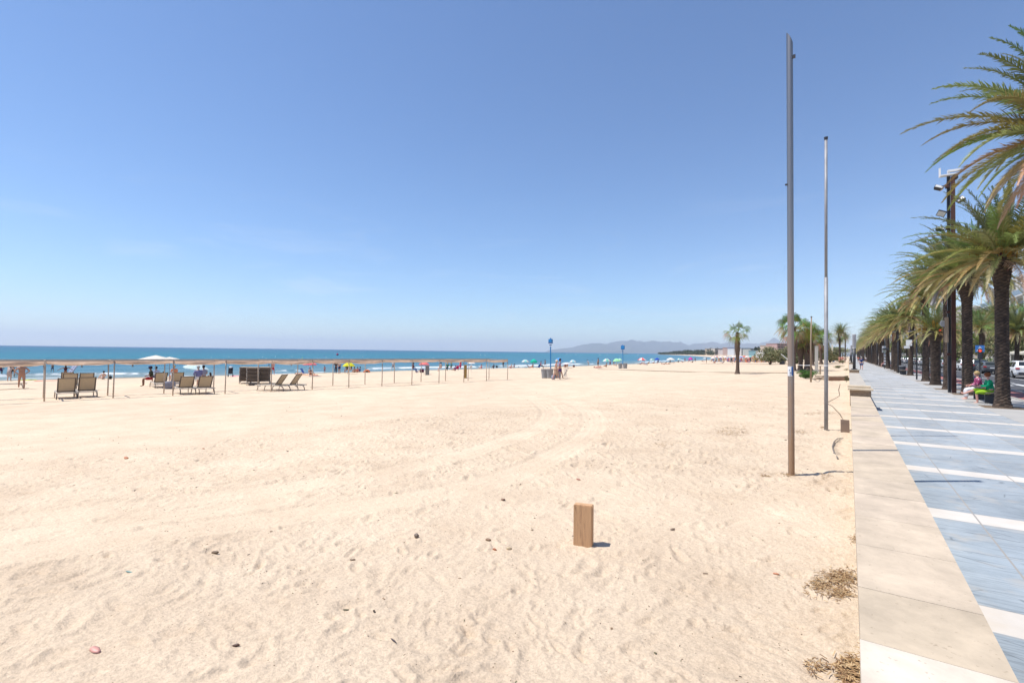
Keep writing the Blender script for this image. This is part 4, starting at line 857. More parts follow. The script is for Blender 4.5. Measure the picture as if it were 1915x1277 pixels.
# sandy timber deck with end boards
def deck():
    a = G(1531, 716); b = at(1548, 713, a.z); zt = zat(b, 704.5); xr = -.02; yf = G(1587, 712.5).y
    t = thing('timber_deck', 'low timber deck covered in sand meeting the sea wall', 'deck', (b.x, yf, a.z)); w_ = xr-b.x; h_ = zt-a.z
    for k in range(2): MB().box((w_/2, .02, h_*(.18+.42*k)), (w_, .06, h_*.26)).build('end_board', mat('deck_timber', (.26, .14, .085), .8, .2, 4, bump=.3, stretch=(.5, 6, 6)), t)
    MB().box((w_/2, 3.0, h_*.45), (w_-.02, 5.9, h_*.95)).build('deck_boards', M_wood, t)
    mb = MB(); nx, ny = 24, 24; v = []; f = []
    for j in range(ny+1):
        for i in range(nx+1):
            u, q = i/nx, j/ny; v.append((w_*u, .08+5.6*q, h_*.93+.05+.09*float(vnoise(np.array(u*3.), np.array(q*3.), 4))+.12*math.sin(math.pi*min(1, q*1.4+.05))-.03*(q < .02)))
    for j in range(ny):
        for i in range(nx): a0_ = j*(nx+1)+i; f.append((a0_, a0_+1, a0_+nx+2, a0_+nx+1))
    mb.add(v, f); mb.build('sand_cover', bpy.data.materials['sand'], t, smooth=True)
    for k in range(3): MB().box((-.45-.0*k, .35+.5*k, h_*(.2+.28*k)), (.9, .12, h_*.2)).build('step', M_wood, t)
    for k in range(2): MB().bar((-.9, .3+k*1.2, 0), (-.02, .3+k*1.2, h_*.9), .07).build('stringer', M_wood, t)
deck()
# board post in the foreground
def board():
    p = GS(1091, 1017); D = depth(p); wd = 35/FPX*D; h = zat(p, 945)-p.z
    m, nt, b = new_mat('weathered_board'); L = nt.links.new; tc = N(nt, 'TexCoord'); mp = N(nt, 'Mapping'); mp.inputs['Scale'].default_value = (26, 26, 1.6); L(tc.outputs['Object'], mp.inputs[0]); nz = N(nt, 'TexNoise', iScale=1.6, iDetail=10., iRoughness=.78, iDistortion=.7); L(mp.outputs[0], nz.inputs[0])
    cr3 = N(nt, 'ValToRGB'); e = cr3.color_ramp.elements; e[0].position = .3; e[0].color = (.09, .045, .025, 1); e[1].position = .68; e[1].color = (.62, .37, .19, 1); q = e.new(.45); q.color = (.48, .28, .145, 1); L(nz.outputs[0], cr3.inputs[0]); L(cr3.outputs[0], b.inputs['Base Color']); b.inputs['Roughness'].default_value = .75
    bp = N(nt, 'Bump', iStrength=.6); bp.inputs['Distance'].default_value = .006; L(nz.outputs[0], bp.inputs['Height']); L(bp.outputs[0], b.inputs['Normal'])
    bm = bmesh.new(); bmesh.ops.create_cube(bm, size=1); bmesh.ops.scale(bm, vec=(wd, .085, h+.12), verts=bm.verts); bmesh.ops.bevel(bm, geom=bm.edges[:], offset=.006, segments=2, affect='EDGES')
    me = bpy.data.meshes.new('wooden_board'); bm.to_mesh(me); bm.free(); me.materials.append(m)
    o = inst(me, 'wooden_board', loc=(p.x, p.y, p.z+h/2-.05)); o.rotation_euler = (rad(-2), rad(-.5), yaw*.55-rad(4))
    tag(o, 'short upright brown plank standing in the sand in the foreground', 'plank')
board()
p = at(1583, 796, .09); o = MB().box((0, 0, .13), (.17, .02, .36)).box((0, .016, .22), (.13, .012, .03)).build('brown_panel', mat('brown_board', (.27, .19, .14), .8, .12, 6, bump=.2), loc=(-.07, 13.35, .10)); o.rotation_euler = (rad(-8), rad(2), rad(18)); tag(o, 'small brown board leaning on the sand side of the low wall', 'board')
# dried palm leaf curving on the sand
q = [GS(*a)+Vector((0, 0, .02)) for a in ((1573, 821), (1566, 824), (1560, 830), (1557, 838), (1560, 846), (1565, 853), (1567, 859))]
c0 = q[0].copy(); mb = MB(); mb.tube([v-c0+Vector((0, 0, .03*math.sin(i))) for i, v in enumerate(q)], [.006, .009, .012, .014, .016, .014, .016], 6)
for i in range(5):
    for k in range(5): a = q[i].lerp(q[i+1], k/5)-c0; mb.bar(a, a+Vector((.05+.03*k/5, -.02, .02)), .008, .003)
tag(mb.build('dry_palm_stem', mat('dry_stem', (.22, .19, .16), .8, .2, 9), loc=c0), 'curved grey dried palm stem on the sand beside the wall', 'palm stem')
# stones, litter, shells
def chip(px, py, sx, sy, sz, col, label, cat, name, rz=0, lift=.3):
    p = GS(px, py); r = random.Random(int(px*7+py)); bm = bmesh.new(); bmesh.ops.create_icosphere(bm, subdivisions=2, radius=.5)
    for v in bm.verts: v.co *= r.uniform(.8, 1.15); v.co = Vector((v.co.x*sx, v.co.y*sy, v.co.z*sz))
    me = bpy.data.meshes.new(name); bm.to_mesh(me); bm.free(); me.materials.append(M_plain); me.polygons.foreach_set('use_smooth', [True]*len(me.polygons))
    o = inst(me, name, col=col, loc=(p.x, p.y, p.z+sz*lift)); o.rotation_euler = (r.uniform(-.2, .2), r.uniform(-.2, .2), rad(rz)); tag(o, label, cat)
chip(779, 1005, .05, .045, .055, (.16, .115, .08), 'round brown stone on the sand left of the plank', 'stone', 'pebble')
chip(941, 935, .055, .05, .03, (.22, .12, .07), 'angular brown wood chip behind and left of the plank', 'wood chip', 'wood_chip')
chip(1082, 897, .07, .035, .02, (.36, .13, .08), 'reddish tile shard on the sand behind the plank', 'shard', 'tile_shard')
chip(913, 1010, .07, .035, .025, (.26, .16, .09), 'tan bark chip on the sand left of the plank', 'bark chip', 'bark_chip')
chip(952, 1027, .05, .03, .03, (.55, .42, .26), 'pale folded leaf on the sand left of the plank', 'leaf', 'dry_leaf', 40)
chip(925, 1028, .045, .02, .02, (.35, .11, .04), 'small orange-red shard next to the pale folded leaf', 'shard', 'tile_shard')
chip(660, 1047, .05, .022, .016, (.2, .13, .07), 'curled brown leaf at the centre left of the foreground', 'leaf', 'dry_leaf', 30)
chip(402, 1034, .075, .03, .025, (.16, .10, .05), 'dark driftwood lump on the sand left of the centre', 'driftwood', 'driftwood', 25)
chip(178, 1217, .085, .04, .02, (.62, .30, .24), 'pale pink shell lying in the lower left foreground', 'shell', 'shell', 15)
chip(441, 1208, .05, .015, .02, (.10, .05, .03), 'dark curled leaf near the bottom left of the sand', 'leaf', 'dry_leaf', 40)
chip(1258, 990, .06, .025, .02, (.22, .15, .10), 'twisted brown leaf on the sand right of the plank', 'leaf', 'dry_leaf', 55)
chip(736, 1198, .085, .010, .010, (.05, .035, .04), 'thin dark stick at the bottom centre of the sand', 'stick', 'stick', 165)
chip(243, 1070, .07, .012, .012, (.18, .33, .30), 'small greenish plastic strip on the sand at left', 'plastic strip', 'plastic_strip', 30)
chip(1451, 1073, .05, .02, .012, (.50, .20, .10), 'orange wood sliver on the sand left of the seagrass', 'wood sliver', 'wood_sliver')
chip(236, 857, .09, .06, .03, (.5, .17, .06), 'small orange scrap on the raked sand far left', 'scrap', 'scrap')
chip(380, 839, .06, .05, .02, (.4, .15, .06), 'tiny reddish scrap on the raked sand left of centre', 'scrap', 'scrap')
# scattered fragments nobody could count
r = random.Random(8); mb = MB()
_r = random.Random(81); _pts = []
while len(_pts) < 5200:
    x = _r.uniform(-16, -.1); y = 2+22*_r.random()**1.7
    if math.hypot(x, y) < 24: _pts.append((x, y))
_zs = settle(_pts)
for (x, y), z in zip(_pts, _zs):
    z = float(z)-.001; s = r.uniform(.0014, .0055)*(1+.05*y)*(2.2 if r.random() < .05 else 1)
    c = r.choice([(.12, .075, .04), (.2, .13, .08), (.3, .2, .12), (.06, .04, .03), (.16, .15, .08)]); mb.cur = c; a = r.uniform(0, 6.28); d = Vector((math.cos(a), math.sin(a), r.uniform(-.1, .3))); l = s*r.uniform(.7, 3)
    mb.bar(Vector((x, y, z+s*.25)), Vector((x, y, z+s*.25))+d*l, s, s*.5)
DEB = mb; GP = []
def grass_patch(px0, py0, px1, py1, n, sz):
    for k in range(n):
        u = r.gauss(.5, .22); v = r.gauss(.5, .22); p = G(px0+(px1-px0)*u, py0+(py1-py0)*v); a = r.uniform(0, 6.28); l = r.uniform(.012, .05)*sz; d = Vector((math.cos(a), math.sin(a), r.uniform(-.1, .22))); DEB.cur = r.choice([(.34, .20, .09), (.45, .29, .14), (.22, .12, .055), (.55, .39, .21)])
        GP.append((p, d, l, sz, DEB.cur))
for a in ((1535, 1068, 1610, 1105, 420, 1.), (1505, 1085, 1560, 1118, 170, .9), (1540, 1100, 1600, 1132, 220, .9), (1560, 1228, 1618, 1285, 420, 1.1), (1500, 1235, 1560, 1262, 60, 1), (1590, 1005, 1606, 1035, 60, .8), (1325, 798, 1410, 818, 200, 1.6), (1420, 885, 1445, 893, 40, 1.2), (1455, 882, 1500, 895, 60, 1.2), (1525, 885, 1560, 902, 40, 1), (1225, 828, 1255, 840, 30, 1.4), (1490, 768, 1560, 778, 90, 1.6), (1530, 795, 1545, 806, 60, 1.4), (1475, 806, 1510, 816, 60, 1.6)): grass_patch(*a)
for (p, d, l, sz, c), z in zip(GP, settle([g[0] for g in GP])):
    DEB.cur = c; q = Vector((p.x, p.y, float(z)+r.uniform(.001, .022))); DEB.bar(q, q+d*l, .0045*sz, .002)
struct(DEB.build('beach_debris', mat('debris', (.2, .1, .1), .85, .1, 9, attr='tint'), tint=True), 'stuff')

# ---- shade structure: two rows of posts with a gathered cloth strip
f0 = Vector((-28.53, 5.99, 0)); f1 = Vector((-23.24, 33.16, 0)); dr = (f1-f0).normalized(); pn = Vector((-dr.y, dr.x, 0)); NB = 12; stp = (f1-f0).length/NB
M_pwood = mat('pergola_pole', (.52, .41, .31), .8, .15, 5, bump=.3, stretch=(5, 5, .5)); M_shade = mat('shade_cloth', (.66, .52, .42), .85, .14, 3, bump=.2, trans=.35)
t = thing('beach_pergola', 'long low pergola of thin poles with gathered beige cloth running along the beach', 'pergola', (f0.x, f0.y, H(f0.x, f0.y))); z0 = t.location.z; ZT = 1.72
nm1 = -5; r = random.Random(4)
def PP(i, back, z=0): q = f0+dr*stp*i+(pn*2.3 if back else Vector((0, 0, 0))); return Vector((q.x-f0.x, q.y-f0.y, z))
def gz(i, back): q = PP(i, back)+f0; return H(q.x, q.y)-z0
rl = Vector((0, 0, 0))
me_post = MB().tube([(0, 0, -.3), (.01, 0, ZT*.5), (0, 0, ZT+.35)], [.030, .028, .026], 8).mesh('post', M_pwood, True)
for i in range(nm1, NB+1):
    for b in (0, 1):
        q = PP(i, b); o = inst(me_post, 'post', t, loc=(q.x, q.y, gz(i, b)-.02)); top = (ZT-gz(i, b)); o.scale = (1, 1, (top+.02)/(ZT+.35)); o.rotation_euler = (r.uniform(-.012, .012), r.uniform(-.012, .012), r.uniform(0, 3))
    MB().bar(PP(i, 0, ZT), PP(i, 1, ZT), .05).build('cross_beam', M_pwood, t)
for b in (0, 1):
    for i in range(nm1, NB): MB().bar(PP(i, b, ZT+.03), PP(i+1, b, ZT+.03), .040).build('long_beam', M_pwood, t)
for i in range(nm1, NB):     # cloth: loosely gathered below the front and the back beam
    for b in (0, 1):
        n = 16; mm_ = 6; v = []; f = []; ph = r.uniform(0, 6); sag = r.uniform(.12, .19); wd = r.uniform(.16, .26)
        for k in range(n+1):
            u = k/n; c = PP(i+u*.96+.02, b, ZT-.0-sag*math.sin(math.pi*u)*.15)
            for j in range(mm_+1):
                w_ = j/mm_; off = pn*((w_-.5)*wd*(1+.4*math.sin(ph+5*u))+.02*math.sin(w_*14+ph+u*9)); v.append(c+off+Vector((0, 0, -sag*(.9+.2*math.sin(math.pi*u))*(1-abs(w_-.5)*2)**.7-.012*math.sin(w_*20+u*13))))
        for k in range(n):
            for j in range(mm_): a0_ = k*(mm_+1)+j; f.append((a0_, a0_+1, a0_+mm_+2, a0_+mm_+1))
        mb = MB(); mb.add(v, f); mb.build('shade_cloth', M_shade, t, smooth=True)
# ---- sun loungers
M_lf = mat('lounger_frame', (.50, .45, .38), .5, .08, 6); M_ls = mat('lounger_sling', (.60, .50, .37), .8, .10, 30, bump=.2, trans=.42); M_lb = mat('lounger_edge', (.115, .09, .075), .6, .1, 6)
def lounger_parts(ang):
    a = rad(ang); W = .33; hinge = -.25; Lb = .74; S_ = []
    f = MB()
    for s in (-1, 1): f.tube([(s*W, -.95, .30), (s*W, .95, .30)], .024, 8)
    f.tube([(-W, .95, .30), (W, .95, .30)], .022, 8); f.tube([(-W, -.95, .30), (W, -.95, .30)], .022, 8); f.tube([(-W, hinge, .30), (W, hinge, .30)], .015, 6)
    S_.append(('frame', f.mesh('frame', M_lf, True)))
    s_ = MB(); s_.box((0, (.93+hinge)/2, .315), (2*W-.03, .93-hinge-.02, .016)); S_.append(('seat', s_.mesh('seat', M_ls)))
    d = Vector((0, -math.cos(a), math.sin(a))); o = Vector((0, hinge, .32)); nn = Vector((0, math.sin(a), math.cos(a)))
    R_ = Matrix.Rotation(-a, 4, 'X'); b = MB(); b.box(o+d*Lb/2, (2*W-.10, Lb-.08, .014), m=R_.to_3x3().to_4x4()); S_.append(('backrest', b.mesh('backrest', M_ls)))
    e = MB(); 
    for s in (-1, 1): e.bar(o+Vector((s*(W-.035), 0, 0)), o+Vector((s*(W-.035), 0, 0))+d*Lb, .05, .03)
    e.bar(o+Vector((-W+.06, 0, 0))+d*(Lb-.025), o+Vector((W-.06, 0, 0))+d*(Lb-.025), .05, .03); e.bar(o+Vector((-W+.06, 0, 0))+d*.03, o+Vector((W-.06, 0, 0))+d*.03, .03, .05)
    S_.append(('back_frame', e.mesh('back_frame', M_lb)))
    return S_
def leg_mesh(sx, sy, m):
    q = MB(); q.tube([(sx*.33, sy*.60, .29), (sx*.335, sy*.76, .20), (sx*.345, sy*.82, -.02)], [.028, .025, .02], 7); return q.mesh('leg', m, True)
LG = [leg_mesh(sx, sy, M_lf if sy > 0 else M_lb) for sx in (-1, 1) for sy in (-1, 1)]
LP = {a: lounger_parts(a) for a in (62, 55, 0)}
def lounger(loc, face, ang, label, group='sun loungers on the sand', cat='sun lounger'):
    t = thing('sun_lounger', label, cat, loc, rad(face), group)
    for n, m_ in LP[ang]: inst(m_, n, t)
    for m_ in LG: inst(m_, 'leg', t)
    return t
def off(p, face, fx, fy): a = rad(face); return Vector((p.x+fx*math.cos(a)-fy*math.sin(a), p.y+fx*math.sin(a)+fy*math.cos(a), 0))
def place(px, py, face, ang, label, dx=0, dy=0):   # pixel of the middle of the head end on the sand
    p = G(px, py); q = off(p, face, dx, .82+dy); return lounger((q.x, q.y, H(q.x, q.y)), face, ang, label)
place(125, 747, 80, 62, 'left one of the nearest pair of beige sun loungers under the pergola')
place(164, 744, 80, 62, 'right one of the nearest pair of beige sun loungers under the pergola')
place(132, 731, 80, 62, 'sun lounger right behind the left one of the nearest pair')
place(163, 729.5, 80, 62, 'sun lounger right behind the right one of the nearest pair')
place(126, 721, 80, 55, 'third sun lounger back in the left column near the waterline')
place(352, 737, 80, 55, 'left one of the pair in front of the person in the striped shirt')
place(387, 736.5, 80, 55, 'right one of the pair in front of the person in the striped shirt')
place(303, 725, 80, 55, 'sun lounger on whose side the man with the dark hat sits')
place(333, 724, 74, 55, 'sun lounger under the big white parasol beside the grey bag')
place(537, 730, 118, 55, 'left one of the two angled loungers right of the lounger stacks')
place(564, 729, 118, 55, 'right one of the two angled loungers right of the lounger stacks')
lounger(Vector((G(8, 727).x, G(8, 727).y, G(8, 727).z)), -8, 0, 'flat sun lounger cut by the left edge of the picture')
# stacked loungers
STK = LP[0]
sl_ = MB()
for s in (-1, 1): sl_.box((s*.32, 0, .0), (.05, 1.86, .045)); 
sl_.box((0, .92, .0), (.64, .05, .045)); sl_.box((0, -.92, 0), (.64, .05, .045))
slat_frame = sl_.mesh('frame', mat('stacked_frame', (.20, .155, .12), .6, .1, 5)); q = MB(); q.box((0, 0, .006), (.58, 1.78, .02)); slat_sling = q.mesh('seat', M_ls)
q = MB(); q.tube([(-.33, -.8, .0), (-.335, -.84, -.10)], .03, 6); q.tube([(.33, -.8, .0), (.335, -.84, -.10)], .03, 6); slat_leg = q.mesh('leg', M_lf); q = MB(); q.tube([(-.33, .8, .0), (-.335, .84, -.10)], .03, 6); q.tube([(.33, .8, .0), (.335, .84, -.10)], .03, 6); slat_leg2 = q.mesh('leg', M_lf)
for k, (px, py, nm) in enumerate([(472, 720, 'the middle stack'), (495, 719, 'the right stack'), (458, 718, 'the left stack')]):
    p = G(px, py); q = off(p, 62, 0, .9)
    for j in range(11):
        pos = ['bottom', 'second', 'third', 'fourth', 'fifth', 'sixth', 'seventh', 'eighth', 'ninth', 'tenth', 'topmost'][j]
        t = thing('stacked_lounger', f'{pos} folded lounger of {nm} of brown sun loungers', 'sun lounger', (q.x, q.y, H(q.x, q.y)+.24+j*.091), rad(62+rnd.uniform(-1.5, 1.5)), 'stacked sun loungers')
        inst(slat_frame, 'frame', t); inst(slat_sling, 'seat', t)
        for m_ in (slat_leg, slat_leg2):
            o = inst(m_, 'leg', t)
            if j == 0: o.scale = (1, 1, 2.4)
# ---- parasols
def gores(n=8, h=.42, drop=.08):
    v = [(0, 0, h)]; f = []; m = 5
    for i in range(1, m+1):
        rr = i/m; 
        for k in range(n*2):
            a = math.pi*k/n; sc = 1 if k % 2 == 0 else .965-.03*rr; z = h*(1-rr**1.7)-(0 if k % 2 == 0 else -.02*rr); v.append((rr*sc*math.cos(a), rr*sc*math.sin(a), z))
    N2 = n*2
    for k in range(N2): f.append((0, 1+k, 1+(k+1) % N2))
    for i in range(m-1):
        for k in range(N2): a = 1+i*N2; f.append((a+k, a+N2+k, a+N2+(k+1) % N2, a+(k+1) % N2))
    a = 1+(m-1)*N2; nv = len(v); v += [(x*1.0, y*1.0, z-drop) for x, y, z in v[a:a+N2]]
    for k in range(N2): f.append((a+k, nv+k, nv+(k+1) % N2, a+(k+1) % N2))
    return v, f
gv, gf = gores()
def canopy_mesh(nm, alt=None):
    me = bpy.data.meshes.new(nm); me.from_pydata(gv, [], gf); me.update(); me.materials.append(M_thin)
    if alt: me.materials.append(alt); me.polygons.foreach_set('material_index', [int(((math.atan2(p.center.y, p.center.x)+math.pi)/(math.pi/4))) % 2 for p in me.polygons])
    return me
gv_, gf_ = gores(); gv = [(x, y, .42*(1-math.hypot(x, y)) if i else .42) for i, (x, y, z) in enumerate(gv)]; can_cone = canopy_mesh('canopy'); gv = gv_; can_plain = canopy_mesh('canopy'); can_white = canopy_mesh('canopy', mat('white_parasol_panel', (.78, .76, .74), .8, .04, 3, trans=.35)); POLE = MB().tube([(0, 0, -.25), (0, 0, 1)], .022, 8).mesh('pole', M_plain, True)
ribm = MB()
for k in range(8): a = math.pi*k/4; ribm.bar((0, 0, .32), (.93*math.cos(a), .93*math.sin(a), .02), .012)
RIB = ribm.mesh('ribs', M_galv)
def parasol(px, py, top, rim, wpx, col, label, panels=False, tilt=0, taz=0, pole=(.7, .7, .7), group='beach parasols', cone=False):
    p = G(px, py); D = depth(p); zt = zat(p, top)-p.z; zr = zat(p, rim)-p.z; R = wpx/2/FPX*D/max(1, (1+((px-CXP)/FPX)**2)**.5*.5+.5); hh = max(.2, zt-zr)
    t = thing('parasol', label, 'parasol', p, 0, group)
    c = inst(can_cone if cone else can_white if panels else can_plain, 'canopy', t, col, (0, 0, zr)); c.scale = (R, R, hh/.42); c.rotation_euler = (rad(tilt)*math.cos(rad(taz)), rad(tilt)*math.sin(rad(taz)), .3)
    o = inst(POLE, 'pole', t, pole); o.scale = (1, 1, zr+hh*.95)
    rb = inst(RIB, 'ribs', t, loc=(0, 0, zr)); rb.scale = (R*.98, R*.98, hh/.42*.9); rb.rotation_euler = c.rotation_euler; return t
WH = (.80, .76, .68)
parasol(290, 719, 664, 672.3, 66, WH, 'large cream-white parasol rising above the pergola on the left', pole=(.25, .25, .27), cone=True)
parasol(316, 717, 667.2, 672.3, 44, WH, 'second cream-white parasol tucked behind the right side of the large one', pole=(.25, .25, .27), cone=True)
parasol(366, 712, 680, 688, 46, (.62, .80, .84), 'pale blue translucent parasol tilted above the striped shirt', tilt=9, taz=100)
parasol(579, 703, 676.5, 681.5, 26, (.75, .18, .20), 'flat coral-red parasol left of the standing couple')
parasol(652, 699, 677, 684, 23, (.72, .72, .05), 'yellow-green parasol over the seated group', panels=False)
parasol(793, 700, 676.5, 681.5, 21, (.80, .22, .22), 'salmon pink parasol behind the grey board')
parasol(881, 696, 676.6, 679.5, 16, (.80, .80, .80), 'flat white sunshade beside the ochre board')
parasol(982, 688, 672.4, 676.3, 15, (.35, .75, .70), 'pale turquoise parasol left of the two bins', panels=True)
parasol(998, 688, 671, 676.5, 14, (.03, .55, .42), 'emerald green parasol left of the two bins', tilt=14, taz=200)
parasol(1045, 686, 669, 673.8, 14.5, (.12, .40, .80), 'sky blue parasol above the walking couple')
parasol(1071, 686, 672.8, 676.6, 13, (.35, .70, .78), 'pale aqua parasol beside the white sunshade', panels=True)
parasol(1060, 688, 677.7, 680, 20, (.8, .8, .8), 'low flat white sunshade right of the walking couple')
parasol(1134, 686, 670.4, 675, 16, (.22, .62, .50), 'mint green parasol left of the far bins', panels=True)
parasol(1153, 685, 670.2, 675, 14, (.42, .85, .48), 'light green parasol just left of the far bins')
parasol(1159, 682.5, 670, 673.5, 9, (.5, .80, .62), 'small pale green parasol behind the light green one')
parasol(1200.5, 682, 668.7, 673.2, 16, (.80, .17, .17), 'red and white parasol, leftmost of the right-hand beach group', panels=True)
parasol(1219, 680, 670.4, 673, 9, (.25, .62, .5), 'small sea-green parasol right of the red and white one', panels=True)
parasol(1229, 680, 669.2, 672.4, 9.5, (.03, .09, .55), 'deep blue parasol on the sand by the water')
parasol(1254, 681, 668.8, 672.8, 16, (.80, .80, .76), 'white parasol between the deep blue and the aqua ones')
parasol(1270, 678, 669.8, 672.3, 9, (.20, .62, .60), 'aqua parasol left of the magenta one', panels=True)
parasol(1291.5, 678, 667.8, 671.9, 9, (.62, .08, .42), 'magenta parasol by the waterline')
parasol(1318, 677, 668.8, 670, 7, (.75, .72, .72), 'tiny white parasol right of the magenta one')
parasol(1333, 678, 667.6, 670.2, 9, (.80, .78, .76), 'white parasol at the left end of the crowded stretch')
FAR = [(1347, 675, 666.2, 'white'), (1356, 674, 665.8, 'white'), (1364, 676, 666.6, 'ice blue'), (1371, 674, 665.6, 'white'), (1339, 673, 665.2, 'pink'), (1386, 675, 666, 'blue and white'), (1392, 673, 664.8, 'coral'), (1397, 675, 665.5, 'white'), (1403, 674, 665, 'aqua'), (1410, 676, 666.5, 'salmon'), (1417, 674, 665, 'white'), (1424, 677, 666, 'white'), (1430, 675, 664.8, 'salmon'), (1436, 676, 665.2, 'grey')]
FC = {'white': (.8, .79, .77), 'ice blue': (.5, .65, .75), 'pink': (.7, .3, .3), 'blue and white': (.2, .35, .7), 'coral': (.75, .22, .15), 'aqua': (.3, .65, .62), 'salmon': (.75, .35, .25), 'grey': (.5, .5, .5)}
for k, (px, py, tp, cn) in enumerate(FAR):
    parasol(px, py, tp, tp+2.6, 9.5, FC[cn], f'{cn} parasol in the far crowd, {["first","second","third","fourth","fifth","sixth","seventh","eighth","ninth","tenth","eleventh","twelfth","thirteenth","fourteenth"][k]} in the row by the fan palm', panels=k % 3 == 1, group='parasols in the far crowd')
# far crowd as one mass
cm = MB(); r = random.Random(12)
for k in range(420):
    px = r.uniform(1328, 1450); py = r.uniform(667.5, 678)-(.0 if px > 1360 else 1.5); p = G(px, py)
    if p.x-float(shore(p.y)) < 1 or p.z < SEA+.05: continue
    D = depth(p); st = r.random() < .35; hh = 1.65 if st else .8; c = r.choice([(.42, .22, .14), (.5, .3, .2), (.6, .12, .1), (.1, .12, .3), (.7, .68, .64), (.05, .05, .06), (.5, .3, .1), (.2, .4, .45)])
    cm.cur = c; cm.lathe([(.12, 0), (.17, hh*.35), (.22, hh*.72), (.08, hh*.82), (.11, hh*.92), (.04, hh)], (p.x, p.y, p.z), 6)
    if not st: cm.cur = r.choice([(.6, .2, .15), (.7, .6, .5), (.2, .3, .5), (.42, .22, .14)]); cm.box((p.x+.5, p.y, p.z+.10), (1.5, .55, .18), r.uniform(0, 3))
struct(cm.build('beach_crowd', mat('crowd', (.5, .3, .3), .8, .1, 3, attr='tint'), tint=True), 'stuff')
# ---- bins with blue pole
def bin_(p, label, rz=0, sc=1):
    t = thing('litter_bin', label, 'bin', p, rz, 'grey beach bins', sc)
    MB().lathe([(.25, 0), (.30, .45), (.335, .84), (.30, .84), (.27, .1)], n=20, caps=False).lathe([(.001, .02), (.25, .02)], n=20, caps=False).build('tub', M_conc_bin, t, smooth=False)
    MB().lathe([(.345, .80), (.36, .80), (.36, .86), (.345, .87), (.335, .86)], n=20, caps=False).build('rim', M_plain, t, col=(.42, .40, .37)); return t
M_conc_bin = mat('grey_bin', (.30, .30, .30), .7, .08, 4)
def station(px, py, tp, labels, lbp, n):
    p = G(px, py); D = depth(p); h = zat(p, tp)-p.z
    t = thing('signal_pole', lbp, 'pole', p); MB().tube([(0, 0, -.3), (-.06, 0, h*.8)], .05, 10).build('post', M_plain, t, col=(.008, .20, .50))
    s = D/FPX; MB().box((-.06, 0, h-3*s*1.6), (6.6*s, .25, 7.2*s)).tube([(-.06, 0, h-3*s), (-.06, 0, h+.05)], .07, 8).build('head_box', M_plain, t, col=(.008, .19, .48)); MB().box((-.06, 0, h-8*s), (.3, .3, .12)).box((-.055, 0, h-12*s), (.14, .14, .1)).build('bracket', M_plain, t, col=(.05, .1, .25))
    for k, l in enumerate(labels): bin_(Vector((p.x+n[k][0], p.y+n[k][1], H(p.x+n[k][0], p.y+n[k][1]))), l)
r0v = Vector((math.cos(yaw), math.sin(yaw), 0))
station(1030, 707.5, 633, ['left grey bin at the foot of the nearer blue pole', 'middle grey bin at the foot of the nearer blue pole', 'right blue-shadowed bin behind the walking couple'], 'nearer bright blue pole with a box-shaped head standing among bins', [(-.55*r0v.x, -.55*r0v.y), (.02, -.25), (.62*r0v.x, .62*r0v.y)])
station(1165, 689, 645, ['left grey bin of the pair at the far blue pole', 'right grey bin of the pair at the far blue pole'], 'farther blue pole with a small head above the two far bins', [(-.42*r0v.x, -.42*r0v.y-.1), (.42*r0v.x, .42*r0v.y-.1)])
# upright boards (wooden panels) behind the pergola
for px, py, tp, wp, c, lb in ((799, 702, 684, 6.5, (.22, .21, .20), 'grey upright board standing behind the pergola'), (870.5, 706.5, 683, 4.5, (.36, .22, .06), 'ochre upright board standing behind the pergola')):
    p = G(px, py); D = depth(p); h = zat(p, tp)-p.z; tag(MB().box((0, 0, h/2-.05), (wp/FPX*D*.9, .5, h+.1), yaw).box((0, 0, h+.015), (wp/FPX*D*.95, .54, .03), yaw).build('upright_board', M_wall, col=c, loc=p), lb, 'board')
# cords lying on the sand
strand('sand_cord', [G(*a, .03) for a in ((1118, 690.6), (1180, 692.3), (1250, 694.7), (1330, 696.6), (1400, 697.2), (1475, 697.9))], .035, mat('old_rope', (.20, .15, .10), .9), 'thin dark rope lying across the sand past the far bins', 'rope')
strand('sand_cord', [G(*a, .03) for a in ((1310, 680.2), (1380, 680.6), (1440, 681), (1468, 681.5))], .035, mat('old_rope', (.2, .15, .1), .9), 'second rope on the sand behind the lone fan palm', 'rope')
# buoys and boats
bme = MB().ball((0, 0, 0), .16, 10, (1, 1, 1.2)).tube([(0, 0, .15), (0, 0, .3)], .025, 6).mesh('buoy', M_plain, True)
def seapt(px, py): return at(px, py, SEA)
BW = 'white buoys off the beach'
for k, (px, py) in enumerate([(395, 668.6), (428, 668), (491, 668), (498, 671), (515, 667), (546, 667.5), (610, 668.5), (640, 669), (678, 667.5), (810, 669), (898.5, 664), (907, 664.8), (1060, 663), (1077, 663.5), (1122, 663.8), (1135, 663.5), (1193, 664.3)]):
    p = seapt(px, py); o = inst(bme, 'buoy', col=(.8, .8, .72), loc=p); s = depth(p)/FPX*1.7/.32; o.scale = (s,)*3; tag(o, 'small white buoy, '+(['first','second','third','fourth','fifth','sixth']+ords)[k]+' from the left in the line off the beach', 'buoy', BW)
for px, py, c, lb in ((565.5, 669.5, (.5, .7, .1), 'yellow-green buoy above the pergola left of the coral parasol'), (606, 666, (.2, .2, .5), 'small dark blue buoy near the red ball')):
    p = seapt(px, py); o = inst(bme, 'buoy', col=c, loc=p); s = depth(p)/FPX*2/.32; o.scale = (s,)*3; tag(o, lb, 'buoy')
p = seapt(631, 664.5); s = depth(p)/FPX
t = thing('marker_buoy', 'large round red and violet marker buoy out at sea', 'buoy', p); MB().ball((0, 0, 1.6*s), 2.1*s, 14).build('float', M_plain, t, smooth=True, col=(.40, .02, .12)); MB().tube([(0, 0, 3.4*s), (0, 0, 6*s)], .2*s, 6).build('mast', M_plain, t, col=(.1, .05, .15))
